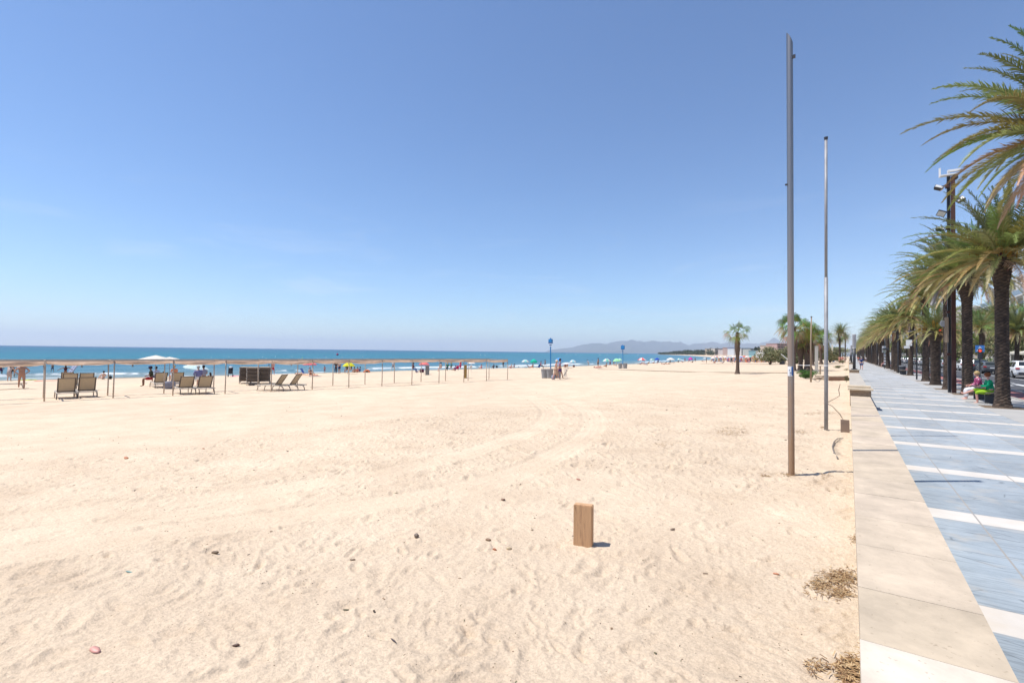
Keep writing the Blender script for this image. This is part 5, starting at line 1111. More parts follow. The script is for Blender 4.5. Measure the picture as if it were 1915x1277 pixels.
p = seapt(1170, 661.7); s = depth(p)/FPX
t = thing('passenger_boat', 'small white boat with an orange band far out past the far blue pole', 'boat', p, yaw)
hb_ = MB(); L2 = 4.6*s; hb_.add([(-L2, -.8*s, -.2*s), (L2*.8, -.8*s, -.2*s), (L2*1.05, 0, .8*s), (L2*.8, .8*s, -.2*s), (-L2, .8*s, -.2*s), (-L2, -1*s, .7*s), (L2*.8, -1*s, .8*s), (L2*.8, 1*s, .8*s), (-L2, 1*s, .7*s)], [(0, 1, 6, 5), (1, 2, 6), (2, 3, 7), (3, 4, 8, 7), (5, 6, 7, 8), (6, 2, 7), (0, 5, 8, 4), (0, 4, 3, 1), (1, 3, 2)]); hb_.build('hull', M_plain, t, col=(.7, .42, .3)); MB().box((-.5*s, 0, 1.2*s), (5*s, 1.4*s, 1.0*s)).build('cabin', M_plain, t, col=(.8, .8, .8)); MB().box((-.5*s, 0, 1.25*s), (5.04*s, 1.44*s, .3*s)).build('cabin_window', M_glass, t)
# ================================================================ PEOPLE ON THE BEACH
BL = (.02, .02, .025); RD = (.5, .03, .03); NV = (.02, .04, .13); WT = (.75, .74, .72); OR = (.65, .16, .05)
def man(px, py, *a, dz=0, **k): p = G(px, py); return person((p.x, p.y, p.z+dz), *a, **k)
man(40, 727, 82, 'hip', 'tanned person in an orange bikini and sun hat walking with a hand on the hip', sk='tan', hair=('short', 'brown'), wear=[('briefs', OR), ('bra', (.6, .5, .35))], hat=('brim', (.45, .22, .15)), fat=1.15, scale=.93)
man(17, 712.5, 60, 'bend', 'pale person with long dark hair bending at the waterline near the left edge', sk='pale', hair=('long', 'dark'), wear=[('dress', (.45, .36, .33))])
man(24, 705, 70, 'stand', 'dark-clad person wading behind the bending one', sk='brown', wear=[('top', (.08, .08, .12)), ('shorts', BL)], scale=.95)
man(1, 704, 90, 'stand', 'person in violet swimwear cut by the left edge', sk='brown', wear=[('top', (.10, .03, .12)), ('shorts', (.10, .03, .12))], scale=.95)
man(98, 696, 100, 'walk', 'child wading in the shallow sea left of the first loungers', sk='tan', wear=[('shorts', NV)], scale=.68)
man(122, 710, 85, 'stand', 'girl in a dark red swimsuit carrying a grey air bed into the water', sk='brown', hair=('long', 'dark'), wear=[('vest', (.09, .01, .015)), ('briefs', (.09, .01, .015))], arm='out', scale=.85)
p = G(134, 707); o = MB().box((0, 0, 0), (.6, 1.35, .09)).box((0, .0, .05), (.08, 1.3, .03)).build('air_bed', M_plain, col=(.35, .38, .5), loc=(p.x, p.y, p.z+.85)); o.rotation_euler = (rad(62), rad(10), rad(15)); tag(o, 'grey air bed held up by the girl in the dark red swimsuit', 'air bed')
man(193, 709.5, 100, 'sit', 'bare-backed person sitting alone on the wet sand between the posts', sk='pale', wear=[('briefs', BL)], hair=('short', 'dark'), scale=.95)
def bag(px, py, c, s, label, name='beach_bag', cat='bag'):
    p = G(px, py); t = thing(name, label, cat, p, rnd.uniform(0, 3)); MB().lathe([(.16*s, -.02), (.22*s, .10*s), (.21*s, .24*s), (.15*s, .30*s)], n=12, sy=.6).build('bag_body', M_cloth, t, col=c); MB().tube([(-.12*s, 0, .28*s), (-.08*s, 0, .42*s), (.08*s, 0, .42*s), (.12*s, 0, .28*s)], .014, 5).build('handle', M_cloth, t, col=tuple(x*.6 for x in c))
bag(206, 708.5, (.03, .03, .03), 1, 'dark bag on the sand beside the bare-backed person')
def towel(px, py, c, label, rz=0, l=1.7, w_=.8):
    p = G(px, py); mb = MB(); v = []; f = []
    for j in range(9):
        for i in range(5): v.append(((i/4-.5)*w_, (j/8-.5)*l, .03+.018*math.sin(i*2.1+j*1.3)))
    for j in range(8):
        for i in range(4): a = j*5+i; f.append((a, a+1, a+6, a+5))
    b = [(x, y, z-.03) for x, y, z in v]; mb.add(v, f); mb.add(b, [tuple(reversed(q)) for q in f]); o = mb.build('towel', M_cloth, col=c, loc=p); o.rotation_euler = (0, 0, rad(rz)); tag(o, label, 'towel')
towel(52, 710.5, (.55, .6, .05), 'yellow-green towel at the waterline right of the person in the orange bikini', 20, 1.2)
towel(96, 712.3, (.7, .22, .14), 'coral towel spread on the sand left of the rearmost lounger', 0, 2.2)
for px, py, w_ in ((153, 685.3, 'between the first two front posts'), (248, 684.2, 'right of the second front post'), (82, 686, 'just left of the nearest front post'), (545, 682.8, 'right of the man in red shorts'), (503, 683, 'just left of the man in red shorts'), (1099, 672.5, 'beyond the white sunshade'), (1108, 673, 'left of the mint parasol')):
    p = seapt(px, py+1.2); person((p.x, p.y, SEA-1.32), 30 if px < 800 else 0, 'stand', f'bather with head and shoulders above the sea {w_}', sk='brown', hair=('short', 'dark'), scale=1.0)
p = G(283, 722); person((p.x, p.y, p.z-.02), 150, 'chair', 'man in a dark cap and shirt sitting sideways on a lounger, leg out', sk='brown', wear=[('top', (.05, .06, .04)), ('shorts', (.35, .03, .03))], hat=('cap', NV), scale=1.0)
man(292, 717, 90, 'chair', 'person in a pale blue top seated just behind the man in the dark cap', sk='tan', wear=[('top', (.35, .42, .6)), ('shorts', NV)], scale=.95, hair=('short', 'dark'))
man(326, 713, 95, 'chair', 'person in an orange top resting beyond the lounger under the white parasols', sk='pink', wear=[('top', (.7, .28, .15)), ('shorts', WT)], hair=('short', 'blond'), fat=1.15)
man(305, 714, 95, 'sit', 'person in a green top sitting low behind the lounger', sk='tan', wear=[('top', (.05, .12, .04))], scale=.95)
bag(317, 726, (.25, .25, .3), 1.4, 'grey bag on the sand beside the first front row post of the big parasol')
man(371, 722, 90, 'chair', 'broad person in a blue striped shirt and white shorts seen from behind', sk='pale', wear=[('sleeved', (.20, .20, .36)), ('shorts', WT)], hair=('short', 'grey'), fat=1.3)
man(381, 719, 95, 'chair', 'person in grey seated right of the blue striped shirt', sk='tan', wear=[('top', (.3, .3, .38)), ('shorts', (.2, .2, .25))])
man(392, 712, 100, 'sit', 'dark-haired child sitting beyond the right lounger of the striped shirt pair', sk='brown', hair=('long', 'dark'), wear=[('vest', (.7, .6, .55))], scale=.8)
# pushchair
p = G(431, 704.5); t = thing('pushchair', 'black pushchair with a light cloth over it beside the pink mat', 'pushchair', p, rad(60))
MB().bar((0, -.3, .35), (0, .05, .95), .42, .10).build('seat_back', M_cloth, t, col=BL); MB().box((0, .1, .38), (.4, .5, .08)).build('seat', M_cloth, t, col=(.05, .03, .03)); MB().bar((-.2, -.3, .1), (-.2, .25, 1.05), .03).bar((.2, -.3, .1), (.2, .25, 1.05), .03).bar((-.2, .25, 1.05), (.2, .25, 1.05), .03).build('frame', M_dark, t)
for x in (-.22, .22):
    for y in (-.35, .35): MB().tube([(x-.02, y, .12), (x+.02, y, .12)], .12, 12).build('wheel', M_rubber, t)
MB().ball((0, .1, 1.02), .17, 10, (1, 1.2, .7)).build('cloth_cover', M_cloth, t, col=(.6, .65, .72))
towel(442, 704, (.80, .05, .30), 'bright pink mat on the sand right of the pushchair', 80, 1.6, .9)
man(510, 701, 80, 'walk', 'grey-haired man in red shorts walking along the waterline right of the stacks', sk='pink', hair=('short', 'grey'), wear=[('shorts', (.55, .01, .03))], scale=1.02)
t = None
def beach_chair(px, py, c, label, face=90):
    p = G(px, py); t = thing('beach_chair', label, 'beach chair', p, rad(face)); MB().bar((0, -.25, .22), (0, -.55, .75), .5, .03).build('backrest', M_cloth, t, col=c); MB().box((0, .05, .22), (.5, .5, .03)).build('seat', M_cloth, t, col=c)
    for s in (-1, 1): MB().bar((s*.26, -.35, 0), (s*.26, .2, .30), .025).bar((s*.26, .28, 0), (s*.26, -.3, .24), .025).build('side_frame', M_alu, t)
beach_chair(571, 700.5, (.10, .18, .45), 'blue beach chair on the towels under the coral parasol', -60)
man(560, 700, -80, 'lie', 'person lying on the sand left of the blue beach chair', sk='pale', wear=[('briefs', OR)])
man(580, 701, -85, 'sit', 'deeply tanned heavy person sitting right of the blue beach chair', sk='tan', wear=[('briefs', BL)], fat=1.3)
towel(570, 701.5, (.65, .35, .2), 'orange towel under the blue beach chair', 40, 2.6, 1.2)
towel(588, 701.5, (.5, .16, .09), 'rust towel right of the deeply tanned person', 60)
man(607, 698, 80, 'stand', 'child in a pink top standing at the waterline', sk='tan', wear=[('vest', (.6, .25, .3)), ('shorts', (.15, .08, .2))], scale=.6)
man(628, 698.5, 70, 'stand', 'person in dark clothes, left one of the standing couple', sk='brown', wear=[('top', (.03, .03, .04)), ('trousers', (.06, .06, .1))], hair=('long', 'dark'), arm='fold')
man(634.5, 698.5, 100, 'stand', 'person in a pale grey shirt and navy shorts, right one of the standing couple', sk='tan', wear=[('top', (.45, .47, .55)), ('shorts', NV)], hair=('short', 'grey'), scale=1.05)
for px, py, c, h_, lb in ((649, 698, (.08, .09, .07), 'dark', 'person in dark olive sitting under the yellow-green parasol'), (657, 698, (.04, .04, .06), 'dark', 'person in black sitting right of the yellow-green parasol pole'), (662.5, 697, (.40, .28, .2), 'dark', 'person in beige sitting beside the yellow-green parasol'), (668, 697, (.6, .2, .16), 'brown', 'person in coral sitting at the right of the yellow parasol group'), (672.5, 696.5, (.05, .08, .3), 'dark', 'person in blue at the right end of the yellow parasol group')):
    man(px, py, rnd.uniform(0, 180), 'chair' if px < 660 else 'sit', lb, sk='tan', wear=[('top', c)], hair=('short', h_), scale=.95)
def popup(px, py, c, w_, label):
    p = G(px, py); mb = MB(); mb.ball((0, 0, 0), w_, 12, (1, .7, .75)); mb.v = [(x, y, max(z, -.02)) for x, y, z in mb.v]; t = thing('beach_tent', label, 'tent', p, .4); mb.build('tent_cloth', M_thin, t, smooth=True, col=c); MB().box((.35*w_, -.5*w_, .2*w_), (.5*w_, .4*w_, .4*w_)).build('tent_opening', M_cloth, t, col=BL)
popup(686, 696, (.75, .22, .08), .55, 'small orange beach shelter right of the yellow parasol group')
man(735, 693, 90, 'walk', 'person in a white shirt wading beside the back posts', sk='pale', wear=[('top', WT), ('shorts', (.3, .3, .35))], scale=.95)
man(772, 697, -60, 'chair', 'person in dark red with blue trousers seated near the salmon pink parasol', sk='brown', wear=[('top', (.15, .02, .04)), ('trousers', (.03, .1, .3))])
bag(780, 696.5, (.6, .6, .65), 1.2, 'white bag right of the person with blue trousers'); bag(789, 696.5, (.12, .03, .06), 1.5, 'dark red bag under the salmon pink parasol')
man(825, 694.5, 100, 'chair', 'person in a beige top seated right of the grey board', sk='pink', wear=[('top', (.55, .42, .33))], fat=1.2)
man(837, 694, 60, 'chair', 'person in green and yellow seated beside the beige top', sk='tan', wear=[('top', (.05, .22, .16)), ('trousers', (.03, .03, .04))], hair=('short', 'blond')); 
man(844, 692.5, 60, 'chair', 'person in teal with a bright hat seated next to the green top', sk='tan', wear=[('top', (.08, .30, .28))], hat=('brim', (.55, .45, .1)), scale=.95)
man(851, 693.5, 80, 'sit', 'person in purple sitting low beside the crimson chair', sk='tan', wear=[('top', (.22, .06, .25))], scale=.95)
beach_chair(854, 692.5, (.5, .02, .10), 'crimson beach chair between the purple and the pink figures', 60)
man(861, 691.5, 90, 'stand', 'person in a long magenta dress standing by the water', sk='pink', wear=[('dress', (.5, .04, .14))], hair=('short', 'brown'))
beach_chair(879, 691, (.7, .72, .74), 'white beach chair beside the ochre board', 60)
man(900, 690, 90, 'sit', 'person in a pink towel dress sitting by the water', sk='pale', wear=[('top', (.6, .22, .3))], hair=('bun', 'red')); 
man(923, 689, 60, 'sit', 'person in dark clothes sitting near the pergola end', sk='brown', wear=[('vest', (.03, .03, .08))]); bag(929, 688, BL, 1.5, 'black bag left of the standing child at the pergola end')
man(941, 687.5, 80, 'stand', 'slim dark child standing at the waterline by the last post', sk='dark', wear=[('shorts', (.25, .16, .2))], scale=.9)
man(956, 688.5, 90, 'sit', 'person in red and white sitting just past the pergola end', sk='pink', wear=[('top', (.6, .5, .5)), ('shorts', (.4, .05, .08))], hair=('short', 'grey')); man(961.5, 688, 90, 'sit', 'person in lilac sitting right of the red and white one', sk='pale', wear=[('top', (.5, .45, .6))])
bag(970, 687, BL, .8, 'small black bag between the pergola end and the turquoise parasol')
man(990, 688, -60, 'lounge', 'person in black reclining under the turquoise parasol', sk='tan', wear=[('vest', BL), ('briefs', BL)]); man(996, 688, 80, 'sit', 'person in salmon sitting under the emerald parasol', sk='pink', wear=[('top', (.65, .35, .25))])
beach_chair(1006, 689, (.02, .12, .40), 'bright blue beach chair left of the nearer bins', 70)
man(1011, 689.5, -60, 'chair', 'person in maroon leaning forward beside the bright blue chair', sk='tan', wear=[('top', (.35, .06, .12)), ('trousers', BL)])
man(1019.5, 686, 80, 'walk', 'bare-chested man walking at the waterline left of the blue pole', sk='tan', wear=[('shorts', (.15, .14, .16))])
# the walking couple in front
a = man(1039.5, 710, -75, 'walk', 'person in a beige dress and straw hat walking past the bins', sk='pink', hair=('short', 'grey'), wear=[('dress', (.50, .34, .25))], hat=('brim', (.65, .50, .36)), scale=.98, fat=1.1)
b = man(1046, 708.5, -75, 'walk', 'dark-haired person in violet shorts walking behind the one with the straw hat', sk='tan', hair=('short', 'dark'), wear=[('top', (.38, .26, .4)), ('shorts', (.12, .06, .2))], scale=1.05)
def folded_chair(p, label):
    t = thing('folded_beach_chair', label, 'beach chair', p, rad(-75)); 
    for s in (-1, 1): MB().bar((s*.25, .05, .0), (s*.25, .45, .85), .03).bar((s*.25, .3, .0), (s*.25, .12, .8), .03).build('side_frame', M_alu, t)
    MB().bar((0, .12, .15), (0, .38, .68), .46, .02).build('sling', M_cloth, t, col=(.75, .72, .68))
q = G(1053, 708); folded_chair((q.x, q.y, q.z+.15), 'folded pale beach chair carried by the walking couple')
bag(1034.5, 709.5, (.30, .33, .42), 1.2, 'blue-grey bag hanging at the side of the beige dress')
man(1057, 687, 60, 'sit', 'person in dark red sitting under the flat white sunshade', sk='tan', wear=[('top', (.18, .03, .03))]); man(1060.5, 686.5, 60, 'sit', 'person in orange sitting under the flat white sunshade', sk='tan', wear=[('top', (.55, .2, .08))]); bag(1073, 686.5, (.2, .08, .05), 1.3, 'brown bag under the pale aqua parasol')
man(1100.5, 683, 90, 'bend', 'pale person bending in the shallow water', sk='pale', wear=[('top', (.7, .6, .65))], scale=.95)
man(1118.5, 687, 85, 'stand', 'man in black shorts standing bare-chested by the lying figure', sk='tan', wear=[('shorts', BL)], scale=1.05); man(1118, 687.5, -80, 'lie', 'person lying on a red towel at the feet of the man in black shorts', sk='pink', wear=[('briefs', RD)]); towel(1118, 687.6, (.5, .1, .06), 'red towel under the lying person', 0, 2.2)
man(1134, 686.5, 80, 'sit', 'person sitting under the mint green parasol', sk='tan', wear=[('briefs', BL)]); man(1141, 684.5, 70, 'walk', 'person in a purple wrap walking between the two green parasols', sk='brown', wear=[('dress', (.25, .08, .18))], scale=.9)
man(1148, 683, 80, 'stand', 'person in crimson under the light green parasol', sk='tan', wear=[('top', (.35, .05, .08)), ('shorts', (.1, .1, .2))], scale=.9); man(1152.5, 684.5, 80, 'sit', 'person in white sitting left of the far bins', sk='pale', wear=[('top', (.6, .6, .6))])
spec = [(1198, 681.5, 'lounge', (.3, .03, .05), 'person in crimson lounging under the red and white parasol'), (1204, 681, 'sit', (.65, .5, .48), 'person in pale pink sitting under the red and white parasol'), (1208, 682, 'lie', (.05, .06, .2), 'person lying in navy right of the red and white parasol'), (1213.5, 680.5, 'sit', (.6, .3, .08), 'person in amber sitting on a towel by the sea-green parasol'), (1223, 679.5, 'sit', (.30, .04, .05), 'person in dark red between the sea-green and deep blue parasols'), (1231, 680.5, 'chair', (.03, .05, .16), 'person in navy seated under the deep blue parasol'), (1237.5, 680.5, 'lounge', (.6, .42, .36), 'person in beige lounging right of the deep blue parasol'), (1243, 681.5, 'lounge', (.2, .12, .08), 'brown-clad person lounging left of the white parasol'), (1248, 681, 'lie', (.6, .25, .2), 'person lying left of the white parasol pole'), (1253.5, 681.5, 'chair', (.04, .04, .05), 'person in black seated under the white parasol'), (1259, 678.5, 'lie', (.1, .08, .1), 'dark figure lying right of the white parasol'), (1269, 677.5, 'sit', (.05, .08, .1), 'person sitting under the aqua parasol'), (1276, 677.5, 'lounge', (.4, .04, .05), 'person in red lounging between the aqua and magenta parasols'), (1281, 677, 'walk', (.5, .06, .08), 'child in red standing left of the magenta parasol'), (1289, 678, 'chair', (.2, .03, .08), 'person in wine red under the magenta parasol'), (1295.5, 678, 'sit', (.03, .03, .04), 'person in black right of the magenta parasol'), (1300, 676.5, 'stand', (.3, .15, .14), 'person standing in the water right of the magenta parasol'), (1315, 676, 'lie', (.45, .12, .15), 'person lying under the tiny white parasol'), (1321, 679, 'stand', (.04, .05, .05), 'person in black standing left of the crowded stretch'), (1330, 676, 'lounge', (.25, .12, .1), 'person in brown lounging under the white parasol of the crowded stretch'), (1337, 679, 'sit', (.6, .16, .14), 'person in red sitting nearest on the left of the crowd'), (1352, 679, 'lounge', (.06, .05, .06), 'dark figure reclining in front of the crowd left of the fan palm'), (1369.5, 680, 'stand', (.03, .03, .04), 'person in black standing just left of the lone fan palm')]
for px, py, kd, c, lb in spec: man(px, py, rnd.choice([60, 90, 120, -70]), kd, lb, sk=rnd.choice(['tan', 'brown', 'pink']), wear=[('top', c), ('shorts', tuple(x*.6 for x in c))], scale=.97)
# ================================================================ PROMENADE
person((1.37, 79, 0), 0, 'walk', 'man in a navy T-shirt and denim shorts walking away along the promenade', sk='pink', hair=('short', 'grey'), wear=[('top', NV), ('shorts', (.06, .11, .25))], scale=1.04, fat=1.12, fingers=True)
for k, (px, py, kd, c, c2, lb) in enumerate([(1598.5, 679, 'walk', (.05, .2, .45), (.05, .1, .3), 'person in bright blue walking on the promenade beyond the lamp'), (1605, 677.5, 'walk', (.6, .15, .12), (.1, .05, .05), 'person in red farther along the promenade'), (1619, 677, 'walk', WT, (.1, .1, .15), 'person in white right of the navy T-shirt man'), (1570, 679, 'stand', (.7, .35, .28), (.6, .3, .25), 'person in salmon by the plants left of the lamp'), (1575, 679, 'walk', (.65, .2, .18), (.5, .3, .25), 'person in coral beside the one in salmon'), (1580, 678.5, 'stand', (.6, .4, .35), (.3, .2, .2), 'person in pale pink nearest the wall beyond the plants'), (1639, 678, 'stand', (.6, .2, .2), WT, 'person in red and white between the trunks far along')]):
    p = at(px, py, 0.) if px > 1590 else G(px, py); person(p, rnd.choice([0, 180]), kd, lb, sk='tan', wear=[('top', c), ('shorts', c2)])
p = at(1650, 686.5, 0); person((p.x+.3, p.y, 0), 90, 'chair', 'person in mauve seated on the far bench under the palms', sk='pink', wear=[('top', (.5, .2, .22)), ('shorts', (.25, .12, .22))], hair=('short', 'brown'))
M_bench = mat('bench_timber', (.17, .13, .10), .75, .15, 6)
def bench(x, y, label, L_=2.0):
    t = thing('park_bench', label, 'bench', (x, y, 0), 0, 'timber benches under the palms')
    for k in range(4): MB().box((-.18+.12*k, 0, .43), (.10, L_, .04)).build('seat_slat', M_bench, t)
    for s in (-1, 1): MB().box((0, s*L_*.36, .2), (.42, .10, .41)).build('leg', M_dark, t)
bench(4.75, 28.35, 'timber bench on which the two women sit beside the thick palm', 3.0)
bench(4.6, 64.5, 'timber bench next to the dark litter bin'); bench(p.x+.3, p.y, 'farthest timber bench with a lone seated figure')
person((4.72, 29.45, -.06), 92, 'chair', 'blonde woman in a patterned pink blouse and white trousers on the bench', sk='pink', hair=('short', 'blond'), wear=[('sleeved', (.33, .05, .14)), ('trousers', (.72, .70, .70))], fat=1.18, arm=None, fingers=True)
bl = [o for o in bpy.data.objects if o.get('label', '').startswith('blonde woman')][0]
MB().box((0, .095, 1.215), (.13, .02, .035)).build('sunglasses', M_dark, bl)
pat = MB(); rr = random.Random(2)
bo = [o for o in bl.children if o.name.startswith('blouse')][0]; vv = [v for v in bo.data.vertices]
for k in range(150):
    v = rr.choice(vv); nrm = v.normal; a = nrm.orthogonal().normalized(); b_ = nrm.cross(a); s = rr.uniform(.012, .026); c = v.co+nrm*.004; pat.cur = rr.choice([(.7, .6, .65), (.5, .12, .25), (.08, .02, .06), (.75, .35, .45)]); pat.add([c+(a*math.cos(q)+b_*math.sin(q))*s for q in [i*6.283/6 for i in range(6)]], [(0, 1, 2, 3, 4, 5)])
pat.build('blouse_flowers', mat('print', (.5, .5, .5), .8, .05, 5, attr='tint'), bl, tint=True)
person((4.72, 27.3, -.06), 92, 'crossed', 'red-haired woman in a green cardigan and lime trousers with crossed legs on the bench', sk='pink', hair=('short', 'red'), wear=[('sleeved', (.01, .33, .15)), ('capri', (.30, .50, .03))], fat=1.12, fingers=True)
# dark litter bins
def street_bin(x, y, label):
    t = thing('street_bin', label, 'bin', (x, y, 0), 0, 'dark street bins'); MB().lathe([(.24, .12), (.27, .3), (.28, .82), (.25, .82)], n=18).build('drum', M_dark, t); MB().lathe([(.285, .80), (.30, .80), (.30, .87), (.26, .89)], n=18, caps=False).build('rim', M_galv, t); MB().tube([(0, 0, 0), (0, 0, .14)], .05, 8).build('foot', M_dark, t)
street_bin(5.15, 33.3, 'dark bin half hidden between the steel mast and the next palm'); street_bin(4.7, 66.5, 'dark bin beside the far timber bench')
# lamps
def t_lamp(x, y, h, label):
    t = thing('street_lamp', label, 'street lamp', (x, y, 0), 0, 'T-headed lamps among the palms'); MB().tube([(0, 0, 0), (0, 0, h)], .055, 10).build('post', M_dark, t, smooth=True)
    MB().box((-.05, 0, h+.02), (1.0, .26, .09)).build('lamp_head', M_dark, t); MB().box((-.38, 0, h-.04), (.3, .2, .03)).build('diffuser', M_plain, t, col=(.7, .7, .72)); return t
lp = t_lamp(4.55, 51.5, 2.85+1.85, 'T-headed lamp carrying the pale double sign panel'); lp = lp
z1 = zat((4.55, 51.5), 619); z1 = z1
for o in lp.children: o.scale.z = 1
lp.scale = (1, 1, z1/4.7)
t_lamp(4.5, 68.9, 4.6, 'T-headed lamp beside the dark bin'); t_lamp(4.5, 93.5, 4.8, 'T-headed lamp near the white information sign'); t_lamp(4.5, 118, 4.8, 'fourth T-headed lamp along the palm row'); t_lamp(4.5, 145, 4.8, 'farthest T-headed lamp along the palm row')
def panel(nm, lb, cat, x, y, za, zb, w_, col, parent=None):
    t = thing(nm, lb, cat, (x, y, 0)); MB().box((0, 0, (za+zb)/2), (w_, .04, zb-za), 0).build('panel', M_plain, t, col=col); return t
zA, zB = zat((4.55, 51.4), 651), zat((4.55, 51.4), 633); D = depth((4.4, 51.4, 0)); s = D/FPX
t = thing('street_sign', 'pale blank double sign panel fixed to the nearest T-headed lamp', 'sign', (4.42, 51.38, 0)); MB().box((-.25*s*10/10-.35, 0, (zA*.45+zB*.55)), (.42, .03, (zB-zA)*.62), -.45).build('upper_panel', M_plain, t, col=(.55, .57, .58)); MB().box((-.5, 0, zA+(zB-zA)*.10), (.40, .03, (zB-zA)*.26), -.45).build('lower_panel', M_plain, t, col=(.5, .52, .54))
zA, zB = zat((4.5, 92.5), 659), zat((4.5, 92.5), 647)
t = thing('information_sign', 'white information sign with a round blue mark on a dark totem', 'sign', (4.45, 92.4, 0)); MB().box((0, 0, zB/2), (.75, .25, zB+.1)).build('totem', M_dark, t); MB().box((0, -.14, (zA+zB)/2), (.66, .03, zB-zA)).build('panel', M_plain, t, col=(.72, .73, .75)); MB().lathe([(.001, 0), (.2, 0), (.2, .02), (.001, .02)], n=18).build('round_mark', M_plain, t, col=(.03, .07, .2)); o = t.children[-1]; o.rotation_euler = (rad(90), 0, 0); o.location = (0, -.16, (zA*.5+zB*.5)); MB().box((-.05, -.162, zA+.12), (.35, .012, .10)).build('printed_line', M_plain, t, col=(.1, .3, .15))
for k in range(4): MB().box((0, -.135, zA-.45-.42*k), (.24, .02, .24)).box((0, -.147, zA-.45-.42*k), (.10, .01, .16)).build('pictogram', M_plain, t, col=(.6, .62, .64))
def column_lamp(x, y, h, label, zb, wdt=.14):
    t = thing('column_lamp', label, 'street lamp', (x, y, zb), 0, 'column lamps on the sea wall'); MB().tube([(0, 0, -.02), (0, 0, (h-zb)*.60)], wdt*.72, 12).build('post', M_dark, t, smooth=True); MB().lathe([(.2, 0), (.2, .05), (.12, .08)], n=12).build('base_plate', M_dark, t)
    hb2 = (h-zb)*.60; ht = (h-zb)-hb2; MB().tube([(0, 0, hb2), (0, 0, h-zb)], wdt*.78, 14).build('lantern', M_plain, t, col=(.62, .61, .62))
    for k in range(11): MB().lathe([(wdt*.8, 0), (wdt*.98, .01), (wdt*.98, .025), (wdt*.8, .03)], (0, 0, hb2+ht*(.12+.08*k)), 14).build('louvre', M_galv, t)
for k, (y, n) in enumerate(((44, 'nearest'), (90, 'second'), (136, 'third'), (182, 'farthest'))):
    t = thing('stone_pedestal', f'{n} stone pedestal block on the sea wall with a lamp on it', 'pedestal', (.33, y, .58), 0, 'lamp pedestals on the sea wall'); MB().box((0, .3, .10), (.60, .62, .24)).build('block', m_brick, t); q = MB(); q.cur = (.50, .43, .33); q.box((0, .3, .235), (.66, .68, .05)); q.build('cap', m_cop, t, tint=True)
    column_lamp(.33+(.0), y+.3, 3.45, f'{n} column lamp with a louvred lantern on the sea wall', .84)
# grey info slab left of the first lamp on promenade: blue-violet flower tub band
def flags(px, py, tp, c, label):
    p = G(px, py); h = zat(p, tp)-p.z; t = thing('banner_column', label, 'column', p); MB().box((0, 0, h/2), (.5, .3, h)).build('shaft', M_plain, t, col=c)
    for k in range(7): MB().box((0, -.155, h*(.25+.1*k)), (.5, .02, .05)).build('band', M_plain, t, col=(.45, .42, .34))
flags(1556.5, 675, 645.5, (.72, .68, .55), 'tall cream banded column beside the far palms')
flags(1559, 677, 660, (.05, .16, .38), 'blue kiosk-like column at the end of the wall')
# rusty steel mast with floodlights
def mast():
    t = thing('lighting_mast', 'tall rusty steel mast with floodlights and white antennas on top', 'mast', (4.42, 33.87, 0)); h = 11.35
    MB().box((-.08, .17, h/2), (.03, .14, h)).box((-.01, .17, h/2), (.11, .02, h-.01)).build('rear_profile', M_dark, t, loc=(-.06, 0, 0)); MB().box((0, 0, h/2-.05), (.17, .15, h-.1)).build('front_profile', M_rust, t, loc=(.06, -.03, 0))
    for k in range(5): MB().box((-.14, .12, 2+k*2.2), (.14, .3, .12)).build('spacer', M_rust, t)
    for (x, y, z, rx, ry) in ((-.42, -.2, h-2.0, 35, 25), (-.45, .0, h-2.75, -60, 20), (-.5, .0, h-.55, -50, 25), (.35, .1, h-1.3, -40, -30)):
        f = MB(); f.box((0, 0, 0), (.36, .30, .10)); f.box((0, 0, .08), (.3, .26, .08)); o = f.build('floodlight', M_dark, t, loc=(x, y, z)); o.rotation_euler = (rad(rx-90), rad(ry), 0); g = MB().box((0, 0, -.056), (.31, .25, .012)).build('lens', M_plain, o, col=(.6, .6, .58))
        MB().bar((x, y, z), (0, .05, z+.1), .05).build('bracket', M_dark, t)
    MB().box((-.1, 0, h+.02), (.7, .3, .06)).box((-.45, 0, h+.2), (.08, .08, .5)).box((.1, 0, h+.22), (.5, .2, .10)).tube([(-.1, 0, h), (-.1, 0, h+.2)], .05, 8).build('antenna', M_plain, t, col=(.75, .75, .75)); MB().ball((.15, 0, h-.15), .14, 10).build('camera_dome', M_dark, t)
    o = MB().tube([(-.85, -.35, 4.55), (-.35, -.15, 6.0)], [.075, .075], 8).build('strut', M_galv, t)
    MB().bar((-1.2, 0, h-5.1), (1.1, .3, h-3.1), .05).build('diagonal_bar', M_dark, t)
    z = zat((4.2, 33.6), 605); o = MB().lathe([(.001, -.01), (.17, -.01), (.17, .01), (.001, .01)], n=20).build('round_disc', M_plain, t, col=(.6, .62, .64), loc=(-.38, -.22, z)); o.rotation_euler = (rad(90), 0, rad(40))
    MB().box((-.25, -.3, 3.25), (.14, .12, 1.3)).box((-.33, -.33, 3.0), (.05, .03, .7)).build('side_plate', M_wood, t)
mast()
